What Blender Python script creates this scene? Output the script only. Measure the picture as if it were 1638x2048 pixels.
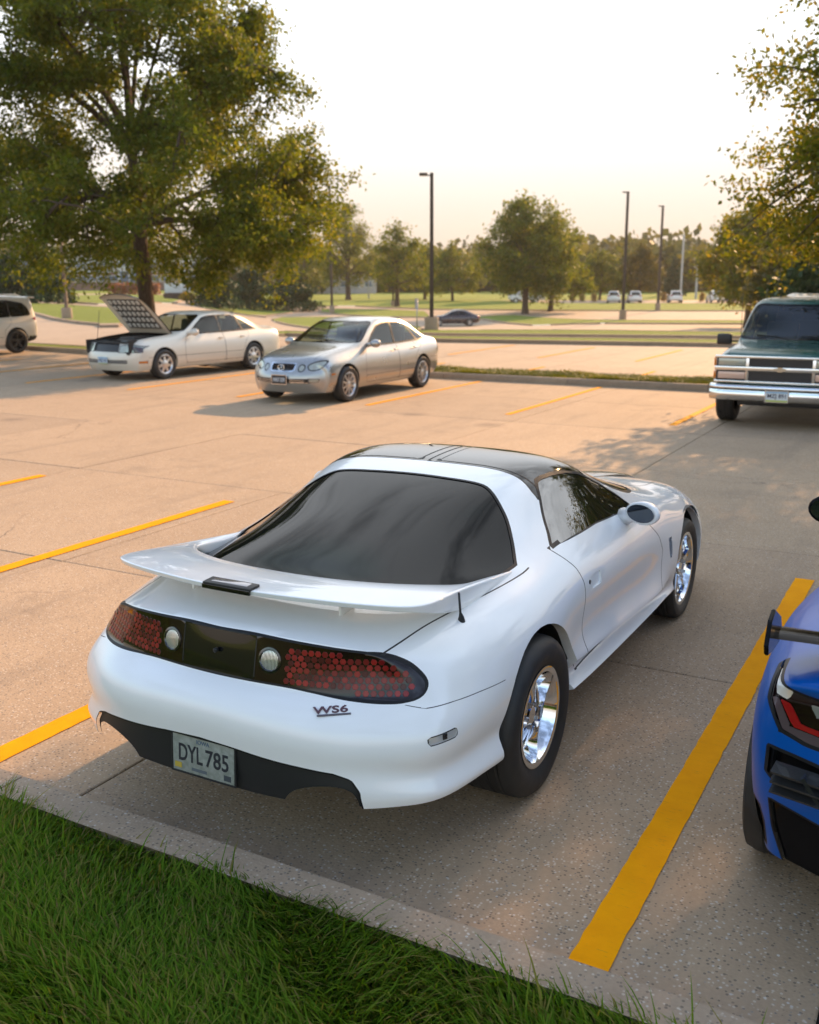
import bpy, bmesh, math, random
import numpy as np
from mathutils import Vector, Matrix
from mathutils.bvhtree import BVHTree
random.seed(7); RNG = np.random.default_rng(11)
for o in list(bpy.data.objects): bpy.data.objects.remove(o)
SC = bpy.context.scene; COL = SC.collection
PI = math.pi; rad = math.radians

# ------------------------------------------------------------------ camera
CAM_H = 2.136; YAW = rad(28.99); PITCH = rad(13.13); ROLL = rad(-0.24)
cam_d = bpy.data.cameras.new('camera'); cam = bpy.data.objects.new('camera', cam_d); COL.objects.link(cam)
cam_d.sensor_fit = 'VERTICAL'; cam_d.sensor_height = 36.0; cam_d.sensor_width = 28.8
cam_d.lens = 1987.9 / 2048 * 36.0
cam_d.clip_end = 3000; cam_d.clip_start = 0.05
cam.location = (0, 0, CAM_H)
cam.rotation_mode = 'QUATERNION'
cam.rotation_quaternion = (Matrix.Rotation(YAW, 3, 'Z') @ Matrix.Rotation(PI/2 - PITCH, 3, 'X') @ Matrix.Rotation(ROLL, 3, 'Z')).to_quaternion()
cam_d.dof.use_dof = True; cam_d.dof.focus_distance = 3.9; cam_d.dof.aperture_fstop = 3.4
SC.camera = cam

# ------------------------------------------------------------------ sky, sun, exposure
SUN_EL = rad(22.0); SUN_AZ = rad(0.5)          # azimuth measured from +Y towards +X
w = bpy.data.worlds.new('World'); SC.world = w; w.use_nodes = True
nt = w.node_tree; nt.nodes.clear()
sky = nt.nodes.new('ShaderNodeTexSky'); sky.sky_type = 'NISHITA'; sky.sun_disc = False
sky.sun_elevation = SUN_EL; sky.sun_rotation = SUN_AZ
sky.air_density = 1.0; sky.dust_density = 3.5; sky.ozone_density = 1.2; sky.altitude = 250
bg = nt.nodes.new('ShaderNodeBackground'); bg.inputs['Strength'].default_value = 0.15
out = nt.nodes.new('ShaderNodeOutputWorld')
hsv = nt.nodes.new('ShaderNodeHueSaturation'); hsv.inputs['Saturation'].default_value = .85       # thin high haze pales the whole sky
nt.links.new(sky.outputs[0], hsv.inputs['Color'])
cap = nt.nodes.new('ShaderNodeMix'); cap.data_type = 'RGBA'; cap.blend_type = 'DARKEN'; cap.inputs[0].default_value = 1.0; cap.inputs[7].default_value = (2.55, 2.64, 2.74, 1)   # bright veil of cloud, same all round
nt.links.new(hsv.outputs[0], cap.inputs[6])
tcc = nt.nodes.new('ShaderNodeTexCoord'); mpc = nt.nodes.new('ShaderNodeMapping'); mpc.inputs['Scale'].default_value = (1.0, .55, 1.6); mpc.inputs['Rotation'].default_value = (0, 0, .9); nt.links.new(tcc.outputs['Generated'], mpc.inputs['Vector'])
cn = nt.nodes.new('ShaderNodeTexNoise'); cn.inputs['Scale'].default_value = 3.4; cn.inputs['Detail'].default_value = 6; cn.inputs['Roughness'].default_value = .58; nt.links.new(mpc.outputs[0], cn.inputs['Vector'])
cr = nt.nodes.new('ShaderNodeMapRange'); cr.interpolation_type = 'SMOOTHSTEP'; cr.inputs['From Min'].default_value = .40; cr.inputs['From Max'].default_value = .62; cr.inputs['To Min'].default_value = .50; cr.inputs['To Max'].default_value = 1.22; nt.links.new(cn.outputs[0], cr.inputs['Value'])
cm = nt.nodes.new('ShaderNodeVectorMath'); cm.operation = 'SCALE'; nt.links.new(cap.outputs[2], cm.inputs[0])
cz = nt.nodes.new('ShaderNodeSeparateXYZ'); nt.links.new(tcc.outputs['Generated'], cz.inputs[0])
ce = nt.nodes.new('ShaderNodeMapRange'); ce.interpolation_type = 'SMOOTHSTEP'; ce.inputs['From Min'].default_value = .26; ce.inputs['From Max'].default_value = .62; nt.links.new(cz.outputs['Z'], ce.inputs['Value'])   # cloud gaps close up into an even veil low down, all round
cx_ = nt.nodes.new('ShaderNodeMix'); cx_.data_type = 'FLOAT'; cx_.inputs[2].default_value = 1.0; nt.links.new(ce.outputs[0], cx_.inputs[0]); nt.links.new(cr.outputs[0], cx_.inputs[3]); nt.links.new(cx_.outputs[0], cm.inputs['Scale'])
tcw = nt.nodes.new('ShaderNodeTexCoord'); sxw = nt.nodes.new('ShaderNodeSeparateXYZ'); nt.links.new(tcw.outputs['Generated'], sxw.inputs[0])
mr = nt.nodes.new('ShaderNodeMapRange'); mr.interpolation_type = 'SMOOTHSTEP'; mr.inputs['From Min'].default_value = -.01; mr.inputs['From Max'].default_value = .27; mr.inputs['To Min'].default_value = .95; mr.inputs['To Max'].default_value = 0.
nt.links.new(sxw.outputs['Z'], mr.inputs['Value'])
hz = nt.nodes.new('ShaderNodeMix'); hz.data_type = 'RGBA'; hz.inputs[7].default_value = (1.36, 1.09, .82, 1)    # warm dusty band round the horizon
nt.links.new(mr.outputs[0], hz.inputs[0]); nt.links.new(cm.outputs[0], hz.inputs[6]); nt.links.new(hz.outputs[2], bg.inputs['Color']); nt.links.new(bg.outputs[0], out.inputs['Surface'])
sun_d = bpy.data.lights.new('sun', 'SUN'); sun = bpy.data.objects.new('sun', sun_d); COL.objects.link(sun)
sun_d.energy = 2.15; sun_d.angle = rad(0.6); sun_d.color = (1.0, 0.60, 0.30)
sd = Vector((math.sin(SUN_AZ)*math.cos(SUN_EL), math.cos(SUN_AZ)*math.cos(SUN_EL), math.sin(SUN_EL)))
sun.rotation_mode = 'QUATERNION'; sun.rotation_quaternion = sd.to_track_quat('Z', 'Y')
sun.location = sd * 60
SC.view_settings.view_transform = 'Standard'; SC.view_settings.look = 'None'
SC.view_settings.gamma = 1.0; SC.view_settings.exposure = 2.06
SC.view_settings.use_curve_mapping = False

# ------------------------------------------------------------------ materials
MATS = {}
def hexc(r, g, b): return (r, g, b, 1)
def mat(name, col=(.5,.5,.5), rough=.5, metal=0., coat=0., spec=.5, trans=0., emit=None, coat_r=.03, ior=1.5):
    if name in MATS: return MATS[name]
    m = bpy.data.materials.new(name); m.use_nodes = True
    b = m.node_tree.nodes['Principled BSDF']
    b.inputs['Base Color'].default_value = (*col, 1); b.inputs['Roughness'].default_value = rough
    b.inputs['Metallic'].default_value = metal; b.inputs['Coat Weight'].default_value = coat
    b.inputs['Coat Roughness'].default_value = coat_r; b.inputs['Specular IOR Level'].default_value = spec
    b.inputs['Transmission Weight'].default_value = trans; b.inputs['IOR'].default_value = ior
    if emit: b.inputs['Emission Color'].default_value = (*emit[:3], 1); b.inputs['Emission Strength'].default_value = emit[3]
    MATS[name] = m; return m
class N:
    """tiny node-graph helper"""
    def __init__(s, m): s.m = m; s.t = m.node_tree; s.b = s.t.nodes.get('Principled BSDF')
    def n(s, typ, **kw):
        x = s.t.nodes.new(typ)
        for k, v in kw.items():
            if k.startswith('i_'):
                key = k[2:]; x.inputs[int(key) if key.isdigit() else key.replace('_', ' ')].default_value = v
            else: setattr(x, k, v)
        return x
    def l(s, a, b): s.t.links.new(a, b)
    def coord(s, which='Object', scale=(1,1,1), rot=(0,0,0)):
        tc = s.n('ShaderNodeTexCoord'); mp = s.n('ShaderNodeMapping'); mp.inputs['Scale'].default_value = scale; mp.inputs['Rotation'].default_value = rot
        s.l(tc.outputs[which], mp.inputs['Vector']); return mp.outputs[0]
    def noise(s, v, sc, det=4, rough=.55): 
        x = s.n('ShaderNodeTexNoise'); x.inputs['Scale'].default_value = sc; x.inputs['Detail'].default_value = det; x.inputs['Roughness'].default_value = rough
        s.l(v, x.inputs['Vector']); return x
    def voro(s, v, sc, feature='F1'):
        x = s.n('ShaderNodeTexVoronoi'); x.feature = feature; x.inputs['Scale'].default_value = sc; s.l(v, x.inputs['Vector']); return x
    def ramp(s, f, stops, interp='LINEAR'):
        r = s.n('ShaderNodeValToRGB'); r.color_ramp.interpolation = interp
        e = r.color_ramp.elements
        while len(e) < len(stops): e.new(.5)
        for q, (p, c) in zip(e, stops):
            q.position = p; q.color = (*c, 1) if len(c) == 3 else c
        s.l(f, r.inputs[0]); return r.outputs[0]
    def mix(s, fac, a, b, blend='MIX'):
        x = s.n('ShaderNodeMix', data_type='RGBA', blend_type=blend)
        for inp, v in ((x.inputs[0], fac), (x.inputs[6], a), (x.inputs[7], b)):
            if hasattr(v, 'links'): s.l(v, inp)
            elif isinstance(v, (int, float)): inp.default_value = v
            else: inp.default_value = (*v, 1)
        return x.outputs[2]
    def math(s, op, a, b=0.):
        x = s.n('ShaderNodeMath', operation=op)
        for inp, v in ((x.inputs[0], a), (x.inputs[1], b)):
            if hasattr(v, 'links'): s.l(v, inp)
            else: inp.default_value = v
        return x.outputs[0]
    def bump(s, h, strength=.3, dist=.01, prev=None):
        x = s.n('ShaderNodeBump'); x.inputs['Strength'].default_value = strength; x.inputs['Distance'].default_value = dist
        s.l(h, x.inputs['Height'])
        if prev is not None: s.l(prev, x.inputs['Normal'])
        return x.outputs[0]
    def set(s, key, v): s.l(v, s.b.inputs[key])

def paint(name, col, rough=.32, metal=0., coat=1., dust=.07, orange=0.):
    if name in MATS: return MATS[name]
    m = mat(name, col, rough, metal, coat); g = N(m)
    v = g.coord('Object')
    d = g.noise(v, 3.0, 3); dr = g.ramp(d.outputs[0], [(.3, (rough*.9,)*3), (.7, (rough*1.15,)*3)]); g.set('Roughness', dr)
    # faint road dust settles low down and in patches
    dn = g.noise(v, 9, 5); c = g.mix(g.math('MULTIPLY', dn.outputs[0], dust), col, (.42,.37,.31))
    ge = g.n('ShaderNodeNewGeometry'); c = g.mix(ge.outputs['Backfacing'], c, (.02,.02,.02)); g.set('Base Color', c)     # unpainted inner face of the panels
    if orange: 
        nz = g.noise(v, 160, 1); g.set('Coat Normal', g.bump(nz.outputs[0], .25, orange))
    return m

# ------------------------------------------------------------------ object helpers
def link(o, parent=None):
    COL.objects.link(o)
    if parent is not None: o.parent = parent
    return o
def tag(o, label=None, cat=None, group=None, kind=None):
    if label: o['label'] = label
    if cat: o['category'] = cat
    if group: o['group'] = group
    if kind: o['kind'] = kind
    return o
def empty(name, loc=(0,0,0), rz=0., label=None, cat=None, group=None, kind=None):
    o = bpy.data.objects.new(name, None); link(o); o.location = loc; o.rotation_euler = (0,0,rz); o.empty_display_size = .2
    return tag(o, label, cat, group, kind)
def mesh_obj(name, verts, faces, m=None, parent=None, smooth=True, mats=None, midx=None):
    me = bpy.data.meshes.new(name); me.from_pydata([tuple(map(float, v)) for v in verts] if not isinstance(verts, np.ndarray) else verts.tolist(), [], faces)
    for q in (mats or ([m] if m else [])): me.materials.append(q)
    if midx is not None: me.polygons.foreach_set('material_index', midx)
    if smooth: me.polygons.foreach_set('use_smooth', [True]*len(me.polygons))
    me.update()
    return link(bpy.data.objects.new(name, me), parent)
def fast_mesh(name, V, F, m, parent=None, smooth=False, kind=None):
    """V (n,3) array, F (k,4) or (k,3) int array - quick path for big meshes"""
    me = bpy.data.meshes.new(name); V = np.asarray(V, np.float32); F = np.asarray(F, np.int32); k, c = F.shape
    me.vertices.add(len(V)); me.vertices.foreach_set('co', V.ravel())
    me.loops.add(k*c); me.loops.foreach_set('vertex_index', F.ravel())
    me.polygons.add(k); me.polygons.foreach_set('loop_start', np.arange(0, k*c, c, dtype=np.int32))
    try: me.polygons.foreach_set('loop_total', np.full(k, c, np.int32))
    except Exception: pass
    if smooth: me.polygons.foreach_set('use_smooth', np.ones(k, bool))
    me.materials.append(m); me.update(calc_edges=True); me.validate()
    o = link(bpy.data.objects.new(name, me), parent)
    if kind: o['kind'] = kind
    return o
def bm_obj(name, bm, m=None, parent=None, smooth=True, mats=None, angle=None):
    me = bpy.data.meshes.new(name); bm.normal_update(); bm.to_mesh(me); bm.free()
    for q in (mats or ([m] if m else [])): me.materials.append(q)
    if smooth:
        me.polygons.foreach_set('use_smooth', [True]*len(me.polygons))
        if angle is not None: me.set_sharp_from_angle(angle=rad(angle))
    return link(bpy.data.objects.new(name, me), parent)
def box_bm(bm, c, s, rot=None, bev=0.):
    r = bmesh.ops.create_cube(bm, size=1.0); vs = r['verts']
    M = Matrix.Translation(c) @ (rot.to_4x4() if rot is not None else Matrix.Identity(4)) @ Matrix.Diagonal((*s, 1))
    bmesh.ops.transform(bm, matrix=M, verts=vs)
    if bev > 0:
        es = list({e for v in vs for e in v.link_edges})
        bmesh.ops.bevel(bm, geom=es, offset=bev, segments=2, profile=.5, affect='EDGES')
def box(name, c, s, m, parent=None, rot=None, bev=0.):
    bm = bmesh.new(); box_bm(bm, c, s, rot, bev); return bm_obj(name, bm, m, parent, smooth=bev > 0, angle=40)
def lathe_data(prof, n=32, axis='x', closed=False, a0=0., a1=2*PI):
    """prof: list of (axial, radius)"""
    full = abs(a1-a0-2*PI) < 1e-6; cnt = n if full else n+1
    V = []; F = []; k = len(prof)
    for j in range(cnt):
        a = a0+(a1-a0)*j/n; c, s = math.cos(a), math.sin(a)
        for (t, r) in prof:
            V.append((t, r*c, r*s) if axis == 'x' else (r*c, r*s, t))
    kk = k if closed else k-1
    for j in range(n):
        j2 = (j+1) % cnt
        for i in range(kk):
            i2 = (i+1) % k; F.append((j*k+i, j*k+i2, j2*k+i2, j2*k+i))
    return V, F
def lathe(name, prof, m, parent=None, n=32, axis='z', closed=False, loc=(0,0,0), angle=35):
    V, F = lathe_data(prof, n, axis, closed)
    o = mesh_obj(name, V, F, m, parent); bm = bmesh.new(); bm.from_mesh(o.data)
    bmesh.ops.remove_doubles(bm, verts=bm.verts, dist=1e-5); bmesh.ops.recalc_face_normals(bm, faces=bm.faces); bm.to_mesh(o.data); bm.free()
    o.data.set_sharp_from_angle(angle=rad(angle)); o.location = loc; return o
def tube_data(pts, radii, n=6):
    V = []; F = []; P = [Vector(p) for p in pts]; up0 = None
    for i, p in enumerate(P):
        t = (P[min(i+1, len(P)-1)] - P[max(i-1, 0)]).normalized()
        if up0 is None: up0 = t.orthogonal().normalized()
        u = (up0 - t*up0.dot(t)); u = u.normalized() if u.length > 1e-6 else t.orthogonal().normalized(); up0 = u; v = t.cross(u)
        r = radii[i] if hasattr(radii, '__len__') else radii
        for k in range(n):
            a = 2*PI*k/n; q = p + (u*math.cos(a) + v*math.sin(a))*r; V.append(tuple(q))
    for i in range(len(P)-1):
        for k in range(n):
            F.append((i*n+k, i*n+(k+1) % n, (i+1)*n+(k+1) % n, (i+1)*n+k))
    F.append(tuple(range(n-1, -1, -1))); F.append(tuple((len(P)-1)*n+k for k in range(n)))
    return V, F
def tube(name, pts, r, m, parent=None, n=8):
    V, F = tube_data(pts, r, n); return mesh_obj(name, V, F, m, parent)
def copy_tree(o, parent=None):
    c = o.copy(); COL.objects.link(c)
    if parent is not None: c.parent = parent
    for ch in list(o.children): copy_tree(ch, c)
    return c
def crom(pts, n=8, closed=False):
    """Catmull-Rom through pts -> dense polyline (numpy)"""
    P = np.array(pts, float); k = len(P); out = []
    rng = range(k) if closed else range(k-1)
    for i in rng:
        if closed: a, b, c, d = P[(i-1) % k], P[i], P[(i+1) % k], P[(i+2) % k]
        else: a, b, c, d = P[max(i-1, 0)], P[i], P[i+1], P[min(i+2, k-1)]
        for j in range(n):
            t = j/n; out.append(.5*((2*b)+(c-a)*t+(2*a-5*b+4*c-d)*t*t+(3*b-a-3*c+d)*t**3))
    if not closed: out.append(P[-1])
    return np.array(out)
def text_obj(name, s, m, parent, width, height, depth=.0015, M=None, bold=.0):
    """lettering as real mesh, fitted into width x height, centred, lying in local XY then moved by matrix M"""
    cu = bpy.data.curves.new(name, 'FONT'); cu.body = s; cu.align_x = 'CENTER'; cu.align_y = 'CENTER'; cu.extrude = .02; cu.offset = bold; cu.resolution_u = 3
    t = bpy.data.objects.new(name, cu); COL.objects.link(t); bpy.context.view_layer.update()
    me = bpy.data.meshes.new_from_object(t.evaluated_get(bpy.context.evaluated_depsgraph_get()))
    bpy.data.objects.remove(t)
    co = np.zeros(len(me.vertices)*3); me.vertices.foreach_get('co', co); co = co.reshape(-1, 3)
    mn, mx = co.min(0), co.max(0); co = (co-(mn+mx)/2)/(mx-mn)*[width, height, depth]
    me.vertices.foreach_set('co', co.ravel()); me.materials.clear(); me.materials.append(m); me.update()
    o = link(bpy.data.objects.new(name, me), parent)
    if M is not None: o.matrix_local = M
    return o
# ------------------------------------------------------------------ car body toolkit: control cage -> subdivision -> exact curve cuts -> parts
def cage(stations, m, rear, front, frac_p=2.6, creases=(), cap_creases=()):
    """stations: list (rear->front) of N points (x,y,z) from centre line outwards and down; m: index of the corner column.
    rear/front: centre (y,z) for rows m+1..N-1. Returns full (mirrored) verts, faces, crease edge list."""
    S = [[tuple(p) for p in s] for s in stations]; Np = len(S[0])
    V = []; key = {}
    def vid(p):
        k = (round(p[0], 5), round(p[1], 5), round(p[2], 5))
        if k not in key: key[k] = len(V); V.append(k)
        return key[k]
    F = []; CR = []; CAPC = []
    def quad(a, b, c, d): F.append([a, b, c, d])
    grid = [[p for p in s] for s in S]
    for j in range(len(grid)-1):
        for i in range(Np-1):
            quad(grid[j][i], grid[j][i+1], grid[j+1][i+1], grid[j+1][i])
    def cap(st, cen, flip):
        rows = []
        tx = [st[i][0]/max(st[m][0], 1e-6) for i in range(m+1)]
        for r in range(m, Np):
            if r == m: rows.append([st[i] for i in range(m+1)]); continue
            yc, zc = cen[r-m-1][:2]; p = cen[r-m-1][2] if len(cen[r-m-1]) > 2 else frac_p
            xc, ycn, zcn = st[r]; row = []
            for i in range(m):
                u = tx[i]; s = u**p; row.append((u*xc, yc+(ycn-yc)*s, zc+(zcn-zc)*u**2))
            row.append(st[r]); rows.append(row)
        for a in range(len(rows)-1):
            for i in range(m):
                q = (rows[a][i], rows[a+1][i], rows[a+1][i+1], rows[a][i+1])
                quad(*(q if flip else q[::-1]))
        for (end, rr, wgt) in cap_creases:
            if (end == 'rear') == flip:
                for i in range(m):
                    a, b = rows[rr-m][i], rows[rr-m][i+1]; CAPC.append((a, b, wgt)); CAPC.append(((-a[0], a[1], a[2]), (-b[0], b[1], b[2]), wgt))
    if rear: cap(S[0], rear, True)
    if front: cap(S[-1], front, False)
    FF = []
    for f in F:
        ids = [vid(p) for p in f]; 
        if len(set(ids)) >= 3: FF.append(ids)
        ids = [vid((-p[0], p[1], p[2])) for p in f]
        if len(set(ids)) >= 3: FF.append(ids[::-1])
    for a, b, wgt in CAPC: CR.append((vid(a), vid(b), wgt))
    for (col, j0, j1, wgt) in creases:
        for j in range(j0, j1):
            a, b = S[j][col], S[j+1][col]
            CR.append((vid(a), vid(b), wgt)); CR.append((vid((-a[0], a[1], a[2])), vid((-b[0], b[1], b[2])), wgt))
    return np.array(V, float), FF, CR
def subdivide(V, F, CR, level, interp=2, amount=.85):
    me = bpy.data.meshes.new('tmp'); me.from_pydata(V.tolist(), [], F)
    bm = bmesh.new(); bm.from_mesh(me); bmesh.ops.recalc_face_normals(bm, faces=bm.faces)
    cl = bm.edges.layers.float.get('crease_edge') or bm.edges.layers.float.new('crease_edge'); bm.verts.ensure_lookup_table()
    for a, b, wgt in CR:
        e = bm.edges.get((bm.verts[a], bm.verts[b]))
        if e: e[cl] = wgt
    bm.to_mesh(me); bm.free()
    o = bpy.data.objects.new('tmp', me); COL.objects.link(o)
    md = o.modifiers.new('s', 'SUBSURF'); md.levels = 1; md.use_limit_surface = True; md.boundary_smooth = 'PRESERVE_CORNERS'
    T = V.copy(); P = V.copy(); n = len(V)
    def ev():
        bpy.context.view_layer.update(); e = o.evaluated_get(bpy.context.evaluated_depsgraph_get()); m2 = e.to_mesh()
        c = np.zeros(len(m2.vertices)*3); m2.vertices.foreach_get('co', c); fs = [tuple(p.vertices) for p in m2.polygons] if md.levels == level and ev.last else None
        e.to_mesh_clear(); return c.reshape(-1, 3), fs
    ev.last = False
    for _ in range(interp):
        c, _f = ev(); P = P + amount*(T-c[:n]); me.vertices.foreach_set('co', P.ravel()); me.update()
    md.levels = level; ev.last = True; c, fs = ev()
    bpy.data.objects.remove(o); bpy.data.meshes.remove(me)
    return c, fs
def poly_sdf(Q, poly):
    """signed distance of points Q (n,2) to closed polygon (k,2); negative inside"""
    A = poly; B = np.roll(poly, -1, 0); d = np.full(len(Q), 1e9); ins = np.zeros(len(Q), bool)
    for a, b in zip(A, B):
        e = b-a; w_ = Q-a; t = np.clip((w_@e)/max(e@e, 1e-12), 0, 1); r = w_-t[:, None]*e; d = np.minimum(d, (r*r).sum(1))
        c1 = (a[1] <= Q[:, 1]); c2 = (b[1] > Q[:, 1]); cr = e[0]*w_[:, 1]-e[1]*w_[:, 0]
        ins ^= (c1 & c2 & (cr > 0)) | (~c1 & ~c2 & (cr < 0))
    d = np.sqrt(d); d[ins] *= -1; return d
def line_sdf(Q, pl):
    d = np.full(len(Q), 1e9)
    for a, b in zip(pl[:-1], pl[1:]):
        e = b-a; w_ = Q-a; t = np.clip((w_@e)/max(e@e, 1e-12), 0, 1); r = w_-t[:, None]*e; d = np.minimum(d, (r*r).sum(1))
    return np.sqrt(d)
def line_side(Q, pl):
    """signed side distance to the nearest segment of an open polyline"""
    d = np.full(len(Q), 1e9); sg = np.zeros(len(Q))
    for a, b in zip(pl[:-1], pl[1:]):
        e = b-a; w_ = Q-a; t = np.clip((w_@e)/max(e@e, 1e-12), 0, 1); r = w_-t[:, None]*e; dd = (r*r).sum(1); cr = (e[0]*w_[:, 1]-e[1]*w_[:, 0])/math.sqrt(max(e@e, 1e-12))
        m_ = dd < d; d[m_] = dd[m_]; sg[m_] = cr[m_]
    return sg
PROJ = {'top': lambda P: P[:, [0, 1]], 'side': lambda P: P[:, [1, 2]], 'end': lambda P: P[:, [0, 2]], 'topa': lambda P: np.stack([abs(P[:, 0]), P[:, 1]], 1), 'enda': lambda P: np.stack([abs(P[:, 0]), P[:, 2]], 1)}
class Shell:
    def __init__(s, V, F):
        s.bm = bmesh.new(); vs = [s.bm.verts.new(v) for v in V.tolist()]
        for f in F: s.bm.faces.new([vs[i] for i in f])
        s.regions = []
    def coords(s):
        s.bm.verts.index_update(); return np.array([v.co for v in s.bm.verts])
    def cut(s, fn, cond=None):
        bm = s.bm; P = s.coords(); val = fn(P); ok = cond(P) if cond is not None else np.ones(len(P), bool)
        val = np.where(abs(val) < 1e-5, 0, val); val = val.tolist(); okl = ok.tolist()
        zero = set()
        bm.verts.ensure_lookup_table()
        todo = []
        for e in bm.edges:
            a, b = e.verts; ia, ib = a.index, b.index
            if not (okl[ia] and okl[ib]): continue
            va, vb = val[ia], val[ib]
            if va*vb < 0:
                t = va/(va-vb)
                if t < .03: zero.add(a)
                elif t > .97: zero.add(b)
                else: todo.append((e, a, t))
            else:
                if va == 0: zero.add(a)
                if vb == 0: zero.add(b)
        for e, a, t in todo:
            ne, nv = bmesh.utils.edge_split(e, a, t); zero.add(nv)
        fs = {f for v in zero for f in v.link_faces}
        for f in fs:
            zs = [v for v in f.verts if v in zero]
            if len(zs) == 2:
                v1, v2 = zs
                if not any(v2 in e.verts for e in v1.link_edges if f in e.link_faces):
                    try: bmesh.utils.face_split(f, v1, v2)
                    except Exception: pass
            elif len(zs) > 2:
                L = [v for v in f.verts]; n = len(L); idx = [i for i, v in enumerate(L) if v in zero]
                for a_, b_ in zip(idx, idx[1:]):
                    if 1 < b_-a_ < n-1:
                        try: bmesh.utils.face_split(f, L[a_], L[b_])
                        except Exception: pass
                        break
    def region(s, name, proj, poly, cond=None, gap=0., trim=0., line=False, gapname='gap', closed_smooth=0):
        """register a region; cuts the mesh along its outline. gap: half width of shut line; trim: outer border width with its own key"""
        poly = np.array(poly, float)
        if closed_smooth: poly = crom(poly, closed_smooth, True)
        pj = PROJ[proj]; sd = (lambda P: line_sdf(pj(P), poly)) if line else (lambda P: poly_sdf(pj(P), poly))
        cd = cond
        if line:
            s.cut(lambda P: line_side(pj(P), poly), lambda P: (sd(P) < .08) & (cd(P) if cd is not None else True)); s.cut(lambda P: sd(P)-gap, cd)
        elif gap: s.cut(sd, cd); s.cut(lambda P: sd(P)-gap, cd); s.cut(lambda P: sd(P)+gap, cd)
        else: s.cut(sd, cd)
        s.regions.append((name, sd, cond, gap, line, gapname))
    def classify(s):
        bm = s.bm; bm.faces.ensure_lookup_table(); Cn = np.array([f.calc_center_median() for f in bm.faces])
        key = np.array(['body']*len(Cn), dtype=object)
        for name, sd, cond, gap, line, gn in s.regions:
            d = sd(Cn); ok = cond(Cn) if cond is not None else np.ones(len(Cn), bool)
            if line: key[ok & (d < gap)] = gn
            else:
                if gap: key[ok & (d < gap) & (d >= -gap)] = gn
                key[ok & (d < -gap)] = name
        return Cn, key
    def parts(s, split=()):
        """dict key -> (verts, faces). keys in split get suffix |L or |R by sign of x"""
        Cn, key = s.classify(); s.bm.verts.index_update(); P = s.coords(); out = {}
        s.bm.normal_update(); Nn = np.array([v.normal for v in s.bm.verts])
        s.P, s.Nn = P, Nn
        for f, c, k in zip(s.bm.faces, Cn, key):
            if k is None or k == 'del': continue
            if k in split: k = k+('|R' if c[0] > 0 else '|L')
            out.setdefault(k, []).append([v.index for v in f.verts])
        s.faces = out; return out
    def emit(s, k, name, m, parent, inset=0., thick=0., mats_extra=None, angle=38):
        """object from key(s) k (str or list of (key, material index))"""
        ks = [(k, 0)] if isinstance(k, str) else k
        F = []; mi = []
        for kk, ix in ks:
            fs = s.faces.get(kk, []); F += fs; mi += [ix]*len(fs)
        if not F: return None
        used = sorted({i for f in F for i in f}); mp = {u: i for i, u in enumerate(used)}
        V = s.P[used] - s.Nn[used]*inset
        o = mesh_obj(name, V, [[mp[i] for i in f] for f in F], m, parent, mats=[m]+(mats_extra or []) if mats_extra else None, midx=mi if mats_extra else None)
        if angle: o.data.set_sharp_from_angle(angle=rad(angle))
        if thick:
            bm = bmesh.new(); bm.from_mesh(o.data); be = [e for e in bm.edges if e.is_boundary]
            r = bmesh.ops.extrude_edge_only(bm, edges=be); nv = [x for x in r['geom'] if isinstance(x, bmesh.types.BMVert)]
            nn = {tuple(np.round(v, 5)): n for v, n in zip(V, s.Nn[used])}
            for v in nv:
                n = nn.get(tuple(np.round(v.co, 5)))
                if n is not None: v.co -= Vector(n)*thick
            bm.normal_update(); bm.to_mesh(o.data); bm.free()
            o.data.polygons.foreach_set('use_smooth', [True]*len(o.data.polygons)); o.data.set_sharp_from_angle(angle=rad(38))
        return o
def circ(cy, cz, r, n=40, a0=0, a1=2*PI): return [(cy+r*math.cos(a0+(a1-a0)*i/n), cz+r*math.sin(a0+(a1-a0)*i/n)) for i in range(n)]
def lip(o, test, dx=.05):
    """turn the arch edge of a body mesh inwards so that the panel shows thickness"""
    bm = bmesh.new(); bm.from_mesh(o.data)
    be = [e for e in bm.edges if e.is_boundary and all(test(v.co) for v in e.verts)]
    if be:
        r = bmesh.ops.extrude_edge_only(bm, edges=be)
        for v in r['geom']:
            if isinstance(v, bmesh.types.BMVert): v.co.x -= dx*(1 if v.co.x > 0 else -1)
    bm.normal_update(); bm.to_mesh(o.data); bm.free()
    o.data.polygons.foreach_set('use_smooth', [True]*len(o.data.polygons)); o.data.set_sharp_from_angle(angle=rad(38))
def wheel_well(name, parent, x0, x1, y, z, r, m, zmin=.18):
    """dark inner arch: a half barrel with an inner wall"""
    V = []; F = []; n = 20; s = 1 if x1 > 0 else -1
    a0, a1 = rad(-4), rad(184)
    for i in range(n+1):
        a = a0+(a1-a0)*i/n; V += [(x1, y+r*math.cos(a), z+r*math.sin(a)), (x0, y+r*math.cos(a), z+r*math.sin(a))]
    for i in range(n): F.append((2*i, 2*i+1, 2*i+3, 2*i+2))
    c = len(V); V.append((x0, y, z))
    for i in range(n): F.append((2*i+1, c, 2*i+3))
    return mesh_obj(name, V, F, m, parent, smooth=False)
def rubber():
    m = mat('tyre_rubber', (.018,.018,.019), .62); 
    if not m.get('done'):
        g = N(m); v = g.coord('Object'); n1 = g.noise(v, 14, 6); g.set('Base Color', g.ramp(n1.outputs[0], [(.3, (.014,.0135,.013)), (.75, (.035,.033,.031))])); g.set('Roughness', g.ramp(n1.outputs[0], [(.3, (.5,)*3), (.8, (.75,)*3)]))
        n2 = g.noise(v, 220, 2); g.set('Normal', g.bump(n2.outputs[0], .25, .001)); m['done'] = 1
    return m
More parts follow.
